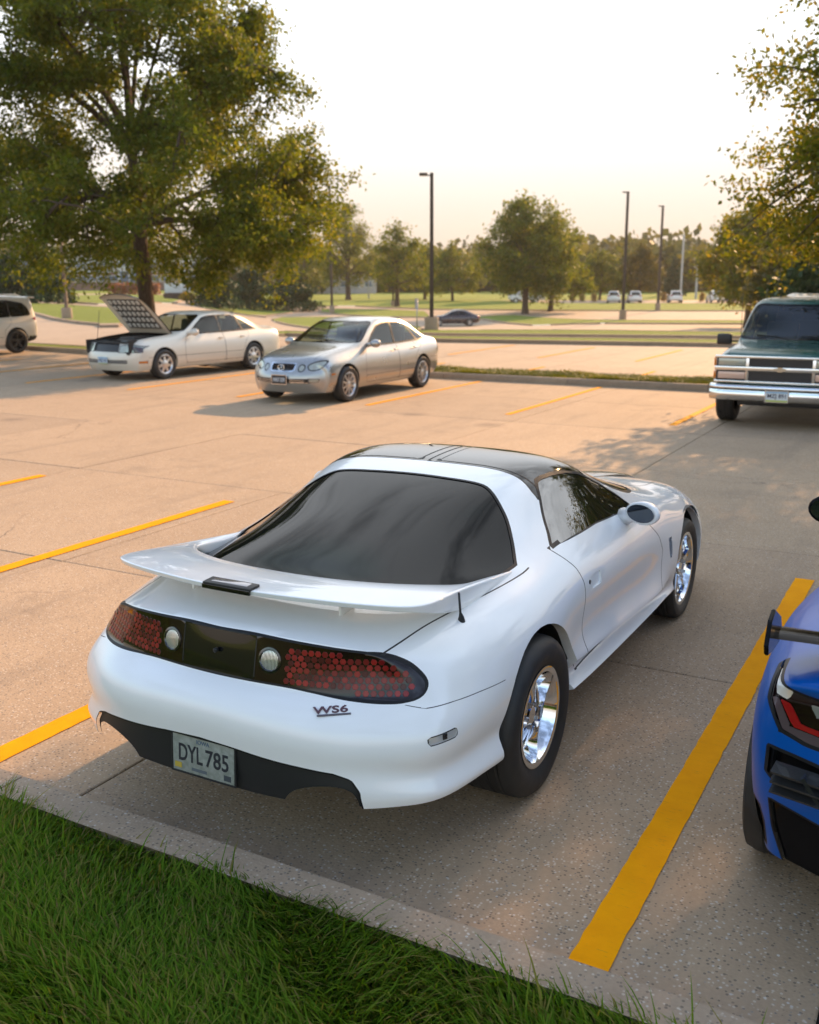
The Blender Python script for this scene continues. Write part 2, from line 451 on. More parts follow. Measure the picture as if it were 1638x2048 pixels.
def tyre_prof(r, rr, w, bulge=.012, shoulder=.03):
    h = w/2
    half = [(h*.80, rr-.012), (h*.93, rr+.004), (h*.985+bulge*.5, rr+(r-rr)*.28), (h+bulge, rr+(r-rr)*.55), (h*.97+bulge*.6, rr+(r-rr)*.8), (h*.90, r-shoulder*.35), (h*.80, r-.004)]
    tread = []
    for i in range(4):
        x = h*(.62-.36*i); g = .012*w/.2
        tread += [(x, r), (x-.006, r-.006 if True else r), (x-.012, r-.006), (x-.018, r)] if x-.018 > -h*.7 else []
    return half + tread + [(-a, b) for a, b in half[::-1]]
def make_wheel(parent, loc, side, r, rr, w, style, rim_m, name='wheel', n=40, detail=True):
    """wheel = empty-less: tyre mesh is the part, rim/hub/spokes its sub-parts. side=+1 outer face towards +x"""
    T = lathe(name, tyre_prof(r, rr, w), rubber(), parent, n=n, axis='x'); T.location = loc
    s = side; xo = w/2*s
    def L(prof, nm, m, nn=n): return lathe(nm, [(a*s, b) for a, b in prof], m, T, n=nn, axis='x')
    h = w/2; dark = mat('wheel_dark', (.02,.02,.022), .5, .3); bolt = mat('bolt_metal', (.5,.5,.5), .3, 1.)
    if style == 'drag':
        L([(h*.80, rr-.014), (h*.97, rr+.006), (h*.985, rr-.004), (h*.95, rr-.018), (h*.80, rr-.028), (h*.45, rr-.038), (h*.25, rr-.045)], 'rim', rim_m)
        spoke_n, rin, depth = 5, .055, h*.28
        L([(h*.20, rr-.04), (h*.17, .03)], 'brake_cover', dark)
        bm = bmesh.new()
        for k in range(spoke_n):
            a = 2*PI*k/spoke_n+.3; d = Vector((0, math.cos(a), math.sin(a))); t = Vector((0, -math.sin(a), math.cos(a)))
            prof = [(.03, .030, depth+.035), (.07, .042, depth+.03), (rr*.6, .050, depth+.012), (rr-.045, .075, depth+.0)]
            ring = []
            for (q, wd, dx) in prof:
                c = d*q
                ring.append([bm.verts.new(c+t*wd*u+Vector((s*(dx-abs(u)**2*.018), 0, 0))) for u in (-1, -.6, 0, .6, 1)])
            for A, B in zip(ring, ring[1:]):
                for i in range(4): bm.faces.new((A[i], A[i+1], B[i+1], B[i]))
        bmesh.ops.recalc_face_normals(bm, faces=bm.faces); sp = bm_obj('spoke', bm, rim_m, T)
        md = sp.modifiers.new('t', 'SOLIDIFY'); md.thickness = .012; md.offset = 0; md2 = sp.modifiers.new('s', 'SUBSURF'); md2.levels = md2.render_levels = 1
        L([(depth+.015, .052), (depth+.05, .046), (depth+.058, .036), (depth+.058, 0)], 'hub_cap', rim_m, 20)
        lugs(T, 5, .052, depth+.045, s, bolt)
    elif style == 'five':
        L([(h*.80, rr-.014), (h*.95, rr+.005), (h*.97, rr-.004), (h*.92, rr-.016), (h*.6, rr-.026), (h*.1, rr-.034), (-h*.5, rr-.03)], 'rim', rim_m)
        L([(-h*.1, rr-.05), (-h*.12, .03)], 'brake_disc', dark)
        bm = bmesh.new(); spokes(bm, 5, .05, rr-.02, .030, .022, h*.62, h*.72, s, .02); bm_obj('spoke', bm, rim_m, T, angle=50)
        L([(h*.45, .06), (h*.70, .055), (h*.74, .04), (h*.74, 0)], 'hub_cap', rim_m, 20); lugs(T, 5, .055, h*.72, s, bolt)
    elif style == 'mesh':
        L([(h*.80, rr-.012), (h*.95, rr+.004), (h*.97, rr-.006), (h*.9, rr-.014), (h*.5, rr-.03), (-h*.5, rr-.03)], 'rim', rim_m, 28)
        L([(h*.15, rr-.03), (h*.13, .03)], 'brake_disc', dark, 20)
        bm = bmesh.new()
        for k in range(10):
            for q in (-1, 1):
                a = 2*PI*k/10; a2 = a+q*rad(17); p0 = Vector((s*h*.78, .045*math.cos(a), .045*math.sin(a))); p1 = Vector((s*h*.82, (rr-.012)*math.cos(a2), (rr-.012)*math.sin(a2)))
                d = p1-p0; R = d.to_track_quat('Z', 'X').to_matrix(); box_bm(bm, (p0+p1)/2, (.014, .011, d.length), R)
        bm_obj('spoke', bm, rim_m, T, smooth=False)
        L([(h*.5, .05), (h*.84, .048), (h*.9, .03), (h*.9, 0)], 'hub_cap', rim_m, 16)
    elif style == 'slots':
        L([(h*.80, rr-.012), (h*.95, rr+.004), (h*.97, rr-.006), (h*.88, rr-.02), (h*.80, rr-.03), (h*.3, rr-.035)], 'rim', rim_m, 28)
        L([(h*.45, rr-.03), (h*.44, .03)], 'brake_disc', dark, 20)
        bm = bmesh.new(); spokes(bm, 7, .07, rr-.022, .042, .030, h*.86, h*.80, s, .02); bm_obj('spoke', bm, rim_m, T, angle=50)
        L([(h*.6, .092), (h*.90, .085), (h*.99, .05), (h*.99, 0)], 'hub_cap', rim_m, 20)
    elif style == 'fork':
        L([(h*.80, rr-.012), (h*.95, rr+.004), (h*.97, rr-.006), (h*.6, rr-.02), (-h*.3, rr-.03)], 'rim', rim_m, 28)
        L([(h*.1, rr-.03), (h*.08, .03)], 'brake_disc', dark, 20)
        bm = bmesh.new(); spokes(bm, 5, .05, rr-.01, .045, .032, h*.75, h*.85, s, .03); bm_obj('spoke', bm, rim_m, T, angle=50)
        L([(h*.5, .06), (h*.8, .055), (h*.86, 0)], 'hub_cap', rim_m, 16)
    else:
        L([(h*.80, rr-.012), (h*.95, rr+.004), (h*.9, rr-.02), (h*.55, rr-.03), (h*.6, .05), (h*.75, .04), (h*.75, 0)], 'rim', rim_m, 20)
    return T
def lugs(T, n, rad_, x, s, m):
    bm = bmesh.new()
    for k in range(n):
        a = 2*PI*(k+.5)/n; V, F = lathe_data([(x*s, .011), ((x+.018)*s, .010), ((x+.02)*s, .0)], 6, 'x')
        vs = [bm.verts.new((v[0], v[1]+rad_*math.cos(a), v[2]+rad_*math.sin(a))) for v in V]
        for f in F:
            try: bm.faces.new([vs[i] for i in f])
            except Exception: pass
    bm_obj('lug_nut', bm, m, T, smooth=False)
def spokes(bm, n, r0, r1, w0, w1, x0, x1, s, th):
    for k in range(n):
        a = 2*PI*k/n+PI/2; d = Vector((0, math.cos(a), math.sin(a))); t = Vector((0, -math.sin(a), math.cos(a))); X = Vector((s, 0, 0))
        rings = []
        for q in (0, .35, .75, 1):
            c = d*(r0+(r1-r0)*q)+X*(x0+(x1-x0)*q); wd = w0+(w1-w0)*math.sin(q*PI/2) if q < .8 else w1*1.25
            rings.append([bm.verts.new(c+t*wd-X*th), bm.verts.new(c+t*wd*.75), bm.verts.new(c-t*wd*.75), bm.verts.new(c-t*wd-X*th)])
        for A, B in zip(rings, rings[1:]):
            for i in range(4): bm.faces.new((A[i], A[(i+1) % 4], B[(i+1) % 4], B[i]))
    bmesh.ops.recalc_face_normals(bm, faces=bm.faces)
def glass_mat(name, tint=(.25,.3,.28), alpha=.75):
    """window glass: tinted see-through layer with a sharp reflection"""
    if name in MATS: return MATS[name]
    m = bpy.data.materials.new(name); m.use_nodes = True; t = m.node_tree; t.nodes.clear(); g = N(m)
    tr = g.n('ShaderNodeBsdfTransparent'); tr.inputs[0].default_value = (*[c*alpha+(1-alpha)*0 for c in tint], 1)
    gl = g.n('ShaderNodeBsdfGlossy'); gl.inputs['Roughness'].default_value = .012; gl.inputs[0].default_value = (1,1,1,1)
    lw = g.n('ShaderNodeLayerWeight'); lw.inputs['Blend'].default_value = .5
    mx = g.n('ShaderNodeMixShader'); o = g.n('ShaderNodeOutputMaterial')
    k = g.math('ADD', g.math('MULTIPLY', g.math('POWER', lw.outputs['Facing'], 5.), .9), .055)
    g.l(k, mx.inputs[0]); g.l(tr.outputs[0], mx.inputs[1]); g.l(gl.outputs[0], mx.inputs[2]); g.l(mx.outputs[0], o.inputs[0])
    MATS[name] = m; return m
# ------------------------------------------------------------------ surfaces
def world_pos(g):
    ge = g.n('ShaderNodeNewGeometry'); return ge.outputs['Position'], ge
def concrete_mat(name, base=(.40,.285,.18), joints=False):
    m = mat(name, base, .85, spec=.3); g = N(m); P, ge = world_pos(g)
    big = g.noise(P, .35, 5, .6); mid = g.noise(P, 2.2, 6, .65); fine = g.noise(P, 60, 3)
    c = g.ramp(big.outputs[0], [(.3, tuple(b*.90 for b in base)), (.5, base), (.72, tuple(b*1.07 for b in base))])
    c = g.mix(g.math('MULTIPLY', g.ramp(mid.outputs[0], [(.42,(0,)*3),(.62,(1,)*3)]), .30), c, tuple(b*q for b, q in zip(base, (.80,.76,.72))))
    # exposed aggregate: pale and dark pebbles
    vo = g.voro(P, 78); r = g.n('ShaderNodeSeparateColor'); g.l(vo.outputs['Color'], r.inputs[0])
    near = g.ramp(vo.outputs['Distance'], [(.28,(1,)*3),(.48,(0,)*3)])
    pale = g.math('MULTIPLY', near, g.ramp(r.outputs[0], [(.72,(0,)*3),(.78,(1,)*3)])); dark = g.math('MULTIPLY', near, g.ramp(r.outputs[1], [(.70,(0,)*3),(.76,(1,)*3)]))
    pale = g.math('MULTIPLY', pale, g.ramp(mid.outputs[0], [(.3,(.25,)*3),(.6,(1,)*3)]))
    c = g.mix(g.math('MULTIPLY', pale, .70), c, (.64,.55,.44)); c = g.mix(g.math('MULTIPLY', dark, .75), c, (.12,.095,.075))
    v2 = g.voro(P, 42); r2 = g.n('ShaderNodeSeparateColor'); g.l(v2.outputs['Color'], r2.inputs[0])
    big_p = g.math('MULTIPLY', g.ramp(v2.outputs['Distance'], [(.16,(1,)*3),(.26,(0,)*3)]), g.ramp(r2.outputs[2], [(.86,(0,)*3),(.9,(1,)*3)]))
    c = g.mix(g.math('MULTIPLY', big_p, .6), c, (.60,.56,.50))
    c = g.mix(.35, c, g.mix(fine.outputs[0], (.55,.55,.55), (1.45,1.45,1.45)), 'MULTIPLY')
    # oil drips and tyre grime
    st = g.noise(P, .8, 4, .7); c = g.mix(g.math('MULTIPLY', g.ramp(st.outputs[0], [(.58,(0,)*3),(.74,(1,)*3)]), .45), c, (.17,.13,.095))
    if joints:
        sx = g.n('ShaderNodeSeparateXYZ'); g.l(P, sx.inputs[0])
        for ax, off in ((0, 3.1), (1, .65)):
            f = g.math('ABSOLUTE', g.math('SUBTRACT', g.math('FRACT', g.math('DIVIDE', g.math('ADD', sx.outputs[ax], off+293.), 2.93)), .5))
            c = g.mix(g.math('MULTIPLY', g.math('GREATER_THAN', f, .4965), .55), c, (.10,.08,.065))
    else:
        oi = g.n('ShaderNodeObjectInfo'); rv = g.ramp(oi.outputs['Random'], [(0,(.90,.90,.91)),(1,(1.06,1.05,1.04))]); c = g.mix(1., c, rv, 'MULTIPLY')
    scf = g.n('ShaderNodeMapping'); scf.inputs['Scale'].default_value = (1.6, .16, 1); g.l(P, scf.inputs[0]); sn = g.noise(scf.outputs[0], 1.5, 5, .7)
    c = g.mix(g.math('MULTIPLY', g.ramp(sn.outputs[0], [(.52,(0,)*3),(.68,(1,)*3)]), .28), c, (.19,.145,.105))
    vb = g.voro(P, .55); rb = g.n('ShaderNodeSeparateColor'); g.l(vb.outputs['Color'], rb.inputs[0]); dn = g.noise(P, 9, 4, .7)
    blot = g.math('MULTIPLY', g.ramp(g.math('ADD', vb.outputs['Distance'], g.math('MULTIPLY', dn.outputs[0], .16)), [(.12,(1,)*3),(.24,(0,)*3)]), g.ramp(rb.outputs[0], [(.55,(0,)*3),(.6,(1,)*3)])); c = g.mix(g.math('MULTIPLY', blot, .5), c, (.12,.09,.07))
    # hairline cracks wandering across the slabs
    wob = g.noise(P, 1.3, 5, .7); off = g.n('ShaderNodeVectorMath', operation='SCALE'); g.l(wob.outputs['Color'], off.inputs[0]); off.inputs['Scale'].default_value = .55
    ad = g.n('ShaderNodeVectorMath', operation='ADD'); g.l(P, ad.inputs[0]); g.l(off.outputs[0], ad.inputs[1]); ve = g.voro(ad.outputs[0], .33, 'DISTANCE_TO_EDGE')
    ck = g.math('MULTIPLY', g.math('LESS_THAN', ve.outputs['Distance'], .0035), g.ramp(big.outputs[0], [(.54,(0,)*3),(.60,(1,)*3)])); c = g.mix(g.math('MULTIPLY', ck, .55), c, (.10,.075,.055))
    g.set('Base Color', c)
    b = g.bump(vo.outputs['Distance'], .35, .004); b = g.bump(fine.outputs[0], .35, .004, b); g.set('Normal', b)
    return m
CONC = concrete_mat('lot_concrete'); CONC2 = concrete_mat('far_lot_concrete', (.41,.305,.205), joints=True)
KERB = concrete_mat('kerb_concrete', (.37,.27,.18))
def lawn_mat(name, a, b, dry, scale=1.):
    m = mat(name, a, .9, spec=.15); g = N(m); P, ge = world_pos(g)
    n1 = g.noise(P, .12*scale, 4); n2 = g.noise(P, 2.5*scale, 6, .7); n3 = g.noise(P, 40*scale, 3)
    c = g.mix(g.ramp(n1.outputs[0], [(.35,(0,)*3),(.65,(1,)*3)]), a, b)
    c = g.mix(g.ramp(n2.outputs[0], [(.5,(0,)*3),(.72,(.7,)*3)]), c, dry)
    c = g.mix(.8, c, g.mix(n3.outputs[0], (.45,.45,.4), (1.5,1.5,1.5)), 'MULTIPLY'); g.set('Base Color', c)
    g.set('Normal', g.bump(n3.outputs[0], .9, .05)); 
    g.b.inputs['Sheen Weight'].default_value = .25; g.b.inputs['Sheen Tint'].default_value = (.7,.8,.2,1)
    return m
SOIL = lawn_mat('lawn_soil', (.045,.075,.010), (.055,.09,.012), (.10,.08,.03), 3)
LAWN = lawn_mat('far_lawn', (.095,.135,.016), (.125,.160,.022), (.15,.14,.04))
YEL = mat('yellow_road_paint', (.90,.35,.001), .7, spec=.05)
def yellow():
    g = N(YEL); P, ge = world_pos(g); n = g.noise(P, 55, 5, .7); n2 = g.noise(P, 6, 5, .7); sc = g.n('ShaderNodeMapping'); sc.inputs['Scale'].default_value = (3, 14, 1); g.l(P, sc.inputs[0]); n3 = g.noise(sc.outputs[0], 5, 5, .7)
    c = g.mix(g.ramp(n2.outputs[0], [(.35,(0,)*3),(.7,(1,)*3)]), (.92,.36,.001), (.84,.31,.001))
    worn = g.math('MULTIPLY', g.ramp(n3.outputs[0], [(.60,(0,)*3),(.66,(1,)*3)]), .45); c = g.mix(worn, c, (.50,.24,.03))
    sp = g.math('MULTIPLY', g.ramp(n.outputs[0], [(.68,(0,)*3),(.74,(1,)*3)]), .5); c = g.mix(sp, c, (.35,.22,.08)); g.set('Base Color', c); g.set('Normal', g.bump(n.outputs[0], .25, .003))
yellow()
# ------------------------------------------------------------------ near lot: concrete slabs with open joints
lot = empty('parking_lot', (0,0,0), kind='structure')
jx = [-3.10+2.93*k for k in range(-11, 4)]; jy = [2.51, 5.25, 8.17, 11.18, 14.15, 17.1, 19.76]
mesh_obj('joint_bed', [(-36,2.4,-.016),(8.5,2.4,-.016),(8.5,19.8,-.016),(-36,19.8,-.016)], [(0,1,2,3)], mat('joint_dark', (.035,.028,.022), .9), lot, smooth=False)
for i in range(len(jx)-1):
    for k in range(len(jy)-1):
        x0, x1, y0, y1 = jx[i], jx[i+1], jy[k], jy[k+1]; gx = .0045; b = .006; dz = random.uniform(-.002, .0015)
        Vv = [(x0+gx,y0+gx,-.02),(x1-gx,y0+gx,-.02),(x1-gx,y1-gx,-.02),(x0+gx,y1-gx,-.02)]
        Vv += [(x,y,-.004+dz) for x, y, _ in Vv]
        Vv += [(x0+gx+b,y0+gx+b,dz),(x1-gx-b,y0+gx+b,dz),(x1-gx-b,y1-gx-b,dz),(x0+gx+b,y1-gx-b,dz)]
        mesh_obj('concrete_slab', Vv, [(0,1,5,4),(1,2,6,5),(2,3,7,6),(3,0,4,7),(4,5,9,8),(5,6,10,9),(6,7,11,10),(7,4,8,11),(8,9,10,11)], CONC, lot, smooth=False)
def stripe(x, y0, y1, wd=.125, z=.0055, m=YEL, drift=0.):
    """painted line with slightly uneven edges, broken into short runs so the edge wobbles"""
    n = max(4, int((y1-y0)/.06)); V = []; F = []
    for i in range(n+1):
        y = y0+(y1-y0)*i/n; d = drift*i/n
        V += [(x-wd/2+d+random.gauss(0,.0016), y, z), (x+wd/2+d+random.gauss(0,.0016), y, z)]
    for i in range(n): F.append((2*i, 2*i+1, 2*i+3, 2*i+2))
    return mesh_obj('parking_stripe', V, F, m, lot, smooth=False)
for x, y1 in ((-.845,7.46), (-3.715,7.48), (-6.25,7.58), (-8.98,7.66), (-11.7,7.68), (1.9,7.46)): stripe(x, 2.66, y1, .13)
for x in (-1.0,-3.72,-6.40,-9.08,-11.93,-14.72,-17.7,-20.5,-23.4,-26.2): stripe(x, 14.85, 19.6, .11)
# ------------------------------------------------------------------ kerbs
def kerb_run(name, pts, wd=.15, h=.12, seg=3.0, m=KERB):
    """row of kerb stones along a polyline (front face on the right-hand side of travel)"""
    root = empty(name, (0,0,0), kind='structure')
    P = [Vector((*p, 0)) for p in pts]
    for a, b in zip(P, P[1:]):
        L = (b-a).length; n = max(1, round(L/seg)); d = (b-a)/L; nrm = Vector((-d.y, d.x, 0))
        for i in range(n):
            s0, s1 = L*i/n+.004, L*(i+1)/n-.004
            prof = [(0,-.05),(0,h-.035),(.008,h-.014),(.030,h),(wd-.012,h),(wd,h-.012),(wd,-.05)]; V = []; k = len(prof)
            for s in np.linspace(s0, s1, 7):
                j = random.gauss(0, .0015)
                for (u, z) in prof: q = a+d*s+nrm*u; V.append((q.x, q.y, z+(j if z > 0 else 0)))
            F = [(r*k+i2, (r+1)*k+i2, (r+1)*k+i2+1, r*k+i2+1) for r in range(6) for i2 in range(k-1)]
            F += [tuple(range(k)), tuple(6*k+i2 for i2 in range(k))[::-1]]
            o = mesh_obj('kerb_stone', V, F, m, root); o.data.set_sharp_from_angle(angle=rad(50))
    return root
kerb_run('near_kerb', [(9.0,2.51),(-.27,2.51),(-3.26,2.51),(-21,2.51)][::-1], -.11)
kerb_run('far_kerb', [(-36,23.6),(-24,22.0),(-13,19.86),(-4.3,19.76),(6,19.76)], .15, .13)
# near lawn: soil sheet and grass blades
mesh_obj('near_lawn', [(-60,-40,.085),(60,-40,.085),(60,2.402,.085),(-60,2.402,.085)], [(0,1,2,3)], SOIL, None, smooth=False)['kind'] = 'structure'
def grass_blades(name, n, x0, x1, y0, y1, z, hmin, hmax, wd, m, clump=True, seed=3, over=None, label=None):
    r = np.random.default_rng(seed); px = r.uniform(x0, x1, n); py = r.uniform(y0, y1, n)
    fx = np.sin(px*3.1+1.3*np.sin(py*2.7))*np.cos(py*3.7+px*1.1); fy = np.sin(px*1.9+4)*np.sin(py*2.3+2)
    h = (hmin+(hmax-hmin)*r.beta(2,3.2,n))*(1+.35*fx)
    if over is not None: h = over(px, py, h, r)
    az = r.uniform(0, 2*PI, n)*.55+(fx*2.2+fy*1.6+1.0); lean = h*(.35+.75*r.random(n)); w_ = wd*(.7+.7*r.random(n))
    dx, dy = np.cos(az), np.sin(az); sx, sy = -dy, dx; rows = []
    for t, ww in ((0,1.),(.4,.85),(.75,.55),(1.,.04)):
        zz = z+h*(t-.28*t*t*(lean/h)**2*.8); ox = px+dx*lean*t**1.9; oy = py+dy*lean*t**1.9
        rows.append((np.stack([ox-sx*w_*ww/2, oy-sy*w_*ww/2, zz], 1), np.stack([ox+sx*w_*ww/2, oy+sy*w_*ww/2, zz], 1)))
    V = np.stack([q for p in rows for q in p], 1).reshape(-1, 3); b = np.arange(n)*8
    F = np.concatenate([np.stack([b+2*i, b+2*i+1, b+2*i+3, b+2*i+2], 1) for i in range(3)])
    o = fast_mesh(name, V, F, m, None, True, 'stuff')
    if label: o['label'] = label; o['category'] = 'grass'
    return o
def leafy(name, cols, trans=.45, rough=.55, hue=.0, gloss=.25):
    if name in MATS: return MATS[name]
    m = bpy.data.materials.new(name); m.use_nodes = True; t = m.node_tree; t.nodes.clear(); g = N(m)
    ge = g.n('ShaderNodeNewGeometry'); c = g.ramp(ge.outputs['Random Per Island'], [(i/(len(cols)-1), q) for i, q in enumerate(cols)])
    n = g.noise(ge.outputs['Position'], .6, 3); c = g.mix(1., c, g.ramp(n.outputs[0], [(.3,(.72,.78,.8)),(.7,(1.25,1.15,1.0))]), 'MULTIPLY')
    df = g.n('ShaderNodeBsdfPrincipled'); df.inputs['Roughness'].default_value = rough; df.inputs['Specular IOR Level'].default_value = gloss
    tr = g.n('ShaderNodeBsdfTranslucent'); g.l(c, df.inputs['Base Color'])
    ct = g.mix(1., c, (1.5,1.25,.35), 'MULTIPLY'); g.l(ct, tr.inputs[0])
    mx = g.n('ShaderNodeMixShader'); mx.inputs[0].default_value = trans; o = g.n('ShaderNodeOutputMaterial')
    g.l(df.outputs[0], mx.inputs[1]); g.l(tr.outputs[0], mx.inputs[2]); g.l(mx.outputs[0], o.inputs[0]); MATS[name] = m; return m
GRASS = leafy('grass_blade', [(.055,.125,.008),(.085,.18,.010),(.115,.22,.014),(.15,.21,.020),(.24,.19,.07)], .42, gloss=.08)
def tall_edge(px, py, h, r):
    k = (py > 2.24) & (r.random(len(px)) < .02); h = h.copy(); h[k] *= 2.3; e = (py > 2.38); h[e] *= .8; return h
grass_blades('near_grass', 115000, -5.4, 1.0, 1.05, 2.422, .08, .025, .105, .0070, GRASS, over=tall_edge, label='dark green mown lawn in the shade beside the kerb')
grass_blades('lawn_grass', 70000, -9.0, 4.5, -2.2, 1.06, .08, .04, .125, .011, GRASS, seed=5, label='mown lawn behind the kerb strip, nearest the viewer')
grass_blades('lawn_edge_grass', 26000, -9.5, -5.4, 1.06, 2.422, .08, .03, .12, .010, GRASS, seed=6, label='mown lawn along the kerb on the far left')
# ------------------------------------------------------------------ terrain beyond the lot: falls away, then rises to woods
def sstep(a, b, x): t = np.clip((x-a)/(b-a), 0, 1); return t*t*(3-2*t)
def tz(x, y):
    d = np.hypot(x, y); az = np.degrees(np.arctan2(x, y)); s = sstep(-44, -36, az)
    z = np.interp(d, [0,43,62,95,144,230,400,900], [0,0,-1.8,-1.95,-1.2,-.5,2.0,9.0]); zl = np.interp(d, [0,60,230,400,900], [0,0,.5,2.0,9.0])
    return z*s+zl*(1-s)
def build_terrain():
    azs = np.radians(np.concatenate([np.arange(-75, 12, 1.0), [12,20,40,70,110,150,200,240,262,275,284.9]])); rs = np.concatenate([np.arange(18, 64, 2.0), np.arange(64, 180, 4.), np.arange(180, 420, 20.), [500,650,900,1500]])
    V = []; F = []
    for r in rs:
        for a in azs:
            x, y = r*math.sin(a), r*math.cos(a); z = float(tz(x, y)) if -75 <= math.degrees(a) <= 12 else (0 if r < 400 else 2.)
            V.append((x, y, z-(.04 if y < 20.3 else 0.)))
    na = len(azs)
    for j in range(len(rs)-1):
        for i in range(na): F.append((j*na+i, j*na+(i+1) % na, (j+1)*na+(i+1) % na, (j+1)*na+i))
    c = len(V); V.append((0,0,-.04))
    for i in range(na): F.append((c, (i+1) % na, i))
    # faces wound so that normals point up
    sh = Shell(np.array(V), [f[::-1] for f in F])
    sh.cut(lambda P: np.hypot(P[:, 0], P[:, 1])-163.); sh.regions.append(('meadow', lambda P: 163.-np.hypot(P[:, 0], P[:, 1]), None, 0, False, ''))
    sh.cut(lambda P: P[:, 1]+1.0); sh.regions.append(('back', lambda P: P[:, 1]+1.0, None, 0, False, ''))
    isl = {
     #
     'B': [(-24.4,32.6),(-16.2,31.6),(-7.5,33.1),(6,35.2),(6,37.4),(-8.1,35.3),(-17.1,33.3),(-25.5,34.1)],
     'C': [(-23.2,36.6),(-20.5,34.9),(-17.8,34.9),(-8.6,37.4),(-3.6,38.8),(6,41),(6,43.6),(-3.9,41.3),(-9.3,40.5),(-17.3,39.6),(-20.6,41.0),(-24.5,40)],
     'C2': [(-61.4,82.2),(-53.8,75.7),(-46.5,69.7),(-41,65.5),(-38,67.5),(-40.5,75.9),(-51.5,87),(-59.8,90.6),(-63.9,87.4)],
     'E': [(-44.6,95.3),(-40.1,90.1),(-34.2,85.2),(-32.5,88.6),(-30.2,91.5),(-18.2,95.2),(-4,98.6),(-4,104),(-19.2,100.2),(-32.8,96.1),(-38,98),(-44,102.3),(-45.6,98.5)],
     'E2': [(-66.9,99.3),(-61,95.5),(-55.3,93.4),(-49.9,94.7),(-51.9,98.5),(-56.9,106.7),(-63.9,108),(-72.3,107.3)],
     'H': [(-76.7,110.2),(-74.8,117),(-58.9,111.7),(-44.1,114.7),(-23.2,120.6),(-4,124),(-4,147),(-27.2,141.1),(-52.8,135.1),(-64.9,146),(-73.8,150),(-80,137),(-95,128)],
     'G1': [(-83.2,68.8),(-67,61.8),(-56.9,56.9),(-37.4,38),(-36.4,35.9),(-40.2,37.5),(-45.3,40.5),(-52.9,45.8),(-66,54.5),(-83,62)],
     'G1b': [(-110,93.3),(-98,112),(-71.5,79.2),(-67,65.3),(-75.3,69.8),(-90,74)],
     'K': [(-88,104),(-96,118),(-85,122),(-78,107.5),(-70.5,99.5),(-66,86),(-70,82),(-76,88)],
    }
    names = {}
    for k, p in isl.items():
        big = k in 'H G1b K'.split()
        sh.region('lawn_'+k, 'top', np.array(p, float), None, gap=.09 if k in 'BC' else .14, gapname='kerb_'+k)
    sh.parts()
    sh.Nn = np.tile([0,0,1.], (len(sh.P), 1))
    g = sh.emit('body', 'far_lot', CONC2, None, angle=None); g['kind'] = 'structure'
    g = sh.emit('meadow', 'meadow', LAWN, None, angle=None); g['kind'] = 'structure'
    g = sh.emit('back', 'lawn_ground', LAWN, None, angle=None)
    if g: g['kind'] = 'structure'; g.location.z = -.06
    for k in isl:
        r = sh.emit('lawn_'+k, 'grass_island', LAWN, None, inset=-.115, angle=None); r['kind'] = 'structure'
        sh.emit('kerb_'+k, 'island_kerb', KERB, r, inset=-.13, thick=.2, angle=50)
build_terrain()
sa = [(-36,23.75),(-24,22.13),(-13,19.99),(-4.3,19.89),(6,19.89)]; sb = [(-36,24.8),(-24,23.1),(-13,21.05),(-4.6,21.0),(6,21.0)]
si = mesh_obj('grass_strip', [(x, y, .112) for x, y in sa]+[(x, y, .112) for x, y in sb], [(i, i+1, 6+i, 5+i) for i in range(4)], LAWN, None, smooth=False); si['kind'] = 'structure'
kerb_run('rear_kerb', [(-36,24.79),(-24,23.09),(-13,21.04),(-4.6,20.99),(6,20.99)], .15, .13)
FGRASS = leafy('strip_grass_blade', [(.07,.10,.012),(.10,.135,.016),(.135,.16,.022),(.16,.155,.04)], .4)
grass_blades('strip_grass', 26000, -13.0, 0, 19.90, 20.97, .105, .05, .13, .014, FGRASS, seed=8, label='sunlit green grass on the narrow strip behind the silver sedan')
# extra stripes on the second lot
for x in (-13.6,-10.8,-8.0,-5.2,-2.4): stripe(x+.35, 26.3, 31.2, .11, .006, drift=.0)
for x in (-13.2,-10.4,-7.6,-4.8): stripe(x+1.2, 21.2, 23.6, .11, .006)
# ------------------------------------------------------------------ trees
BARK = mat('bark', (.085,.062,.045), .9, spec=.2)
def _bark():
    g = N(BARK); v = g.coord('Object', (9,9,1.6)); n = g.noise(v, 3, 6, .7); g.set('Base Color', g.ramp(n.outputs[0], [(.3,(.035,.025,.018)),(.7,(.13,.095,.07))])); g.set('Normal', g.bump(n.outputs[0], .8, .03))
_bark()
OAK = leafy('oak_leaf', [(.060,.100,.012),(.092,.135,.017),(.120,.160,.022),(.165,.175,.03)], .55)
MAPLE = leafy('maple_leaf', [(.070,.105,.014),(.105,.140,.018),(.145,.165,.022),(.22,.19,.035)], .55)
EVER = leafy('evergreen_needle', [(.016,.044,.018),(.024,.058,.022),(.034,.070,.026)], .12)
FAR = leafy('far_leaf', [(.045,.065,.020),(.065,.085,.024),(.095,.105,.03)], .40)
OLIVE = leafy('olive_leaf', [(.06,.07,.02),(.085,.09,.025),(.12,.115,.035)], .45)
def bez(a, b, c, n): 
    t = np.linspace(0, 1, n)[:, None]; return (1-t)**2*a+2*(1-t)*t*b+t*t*c
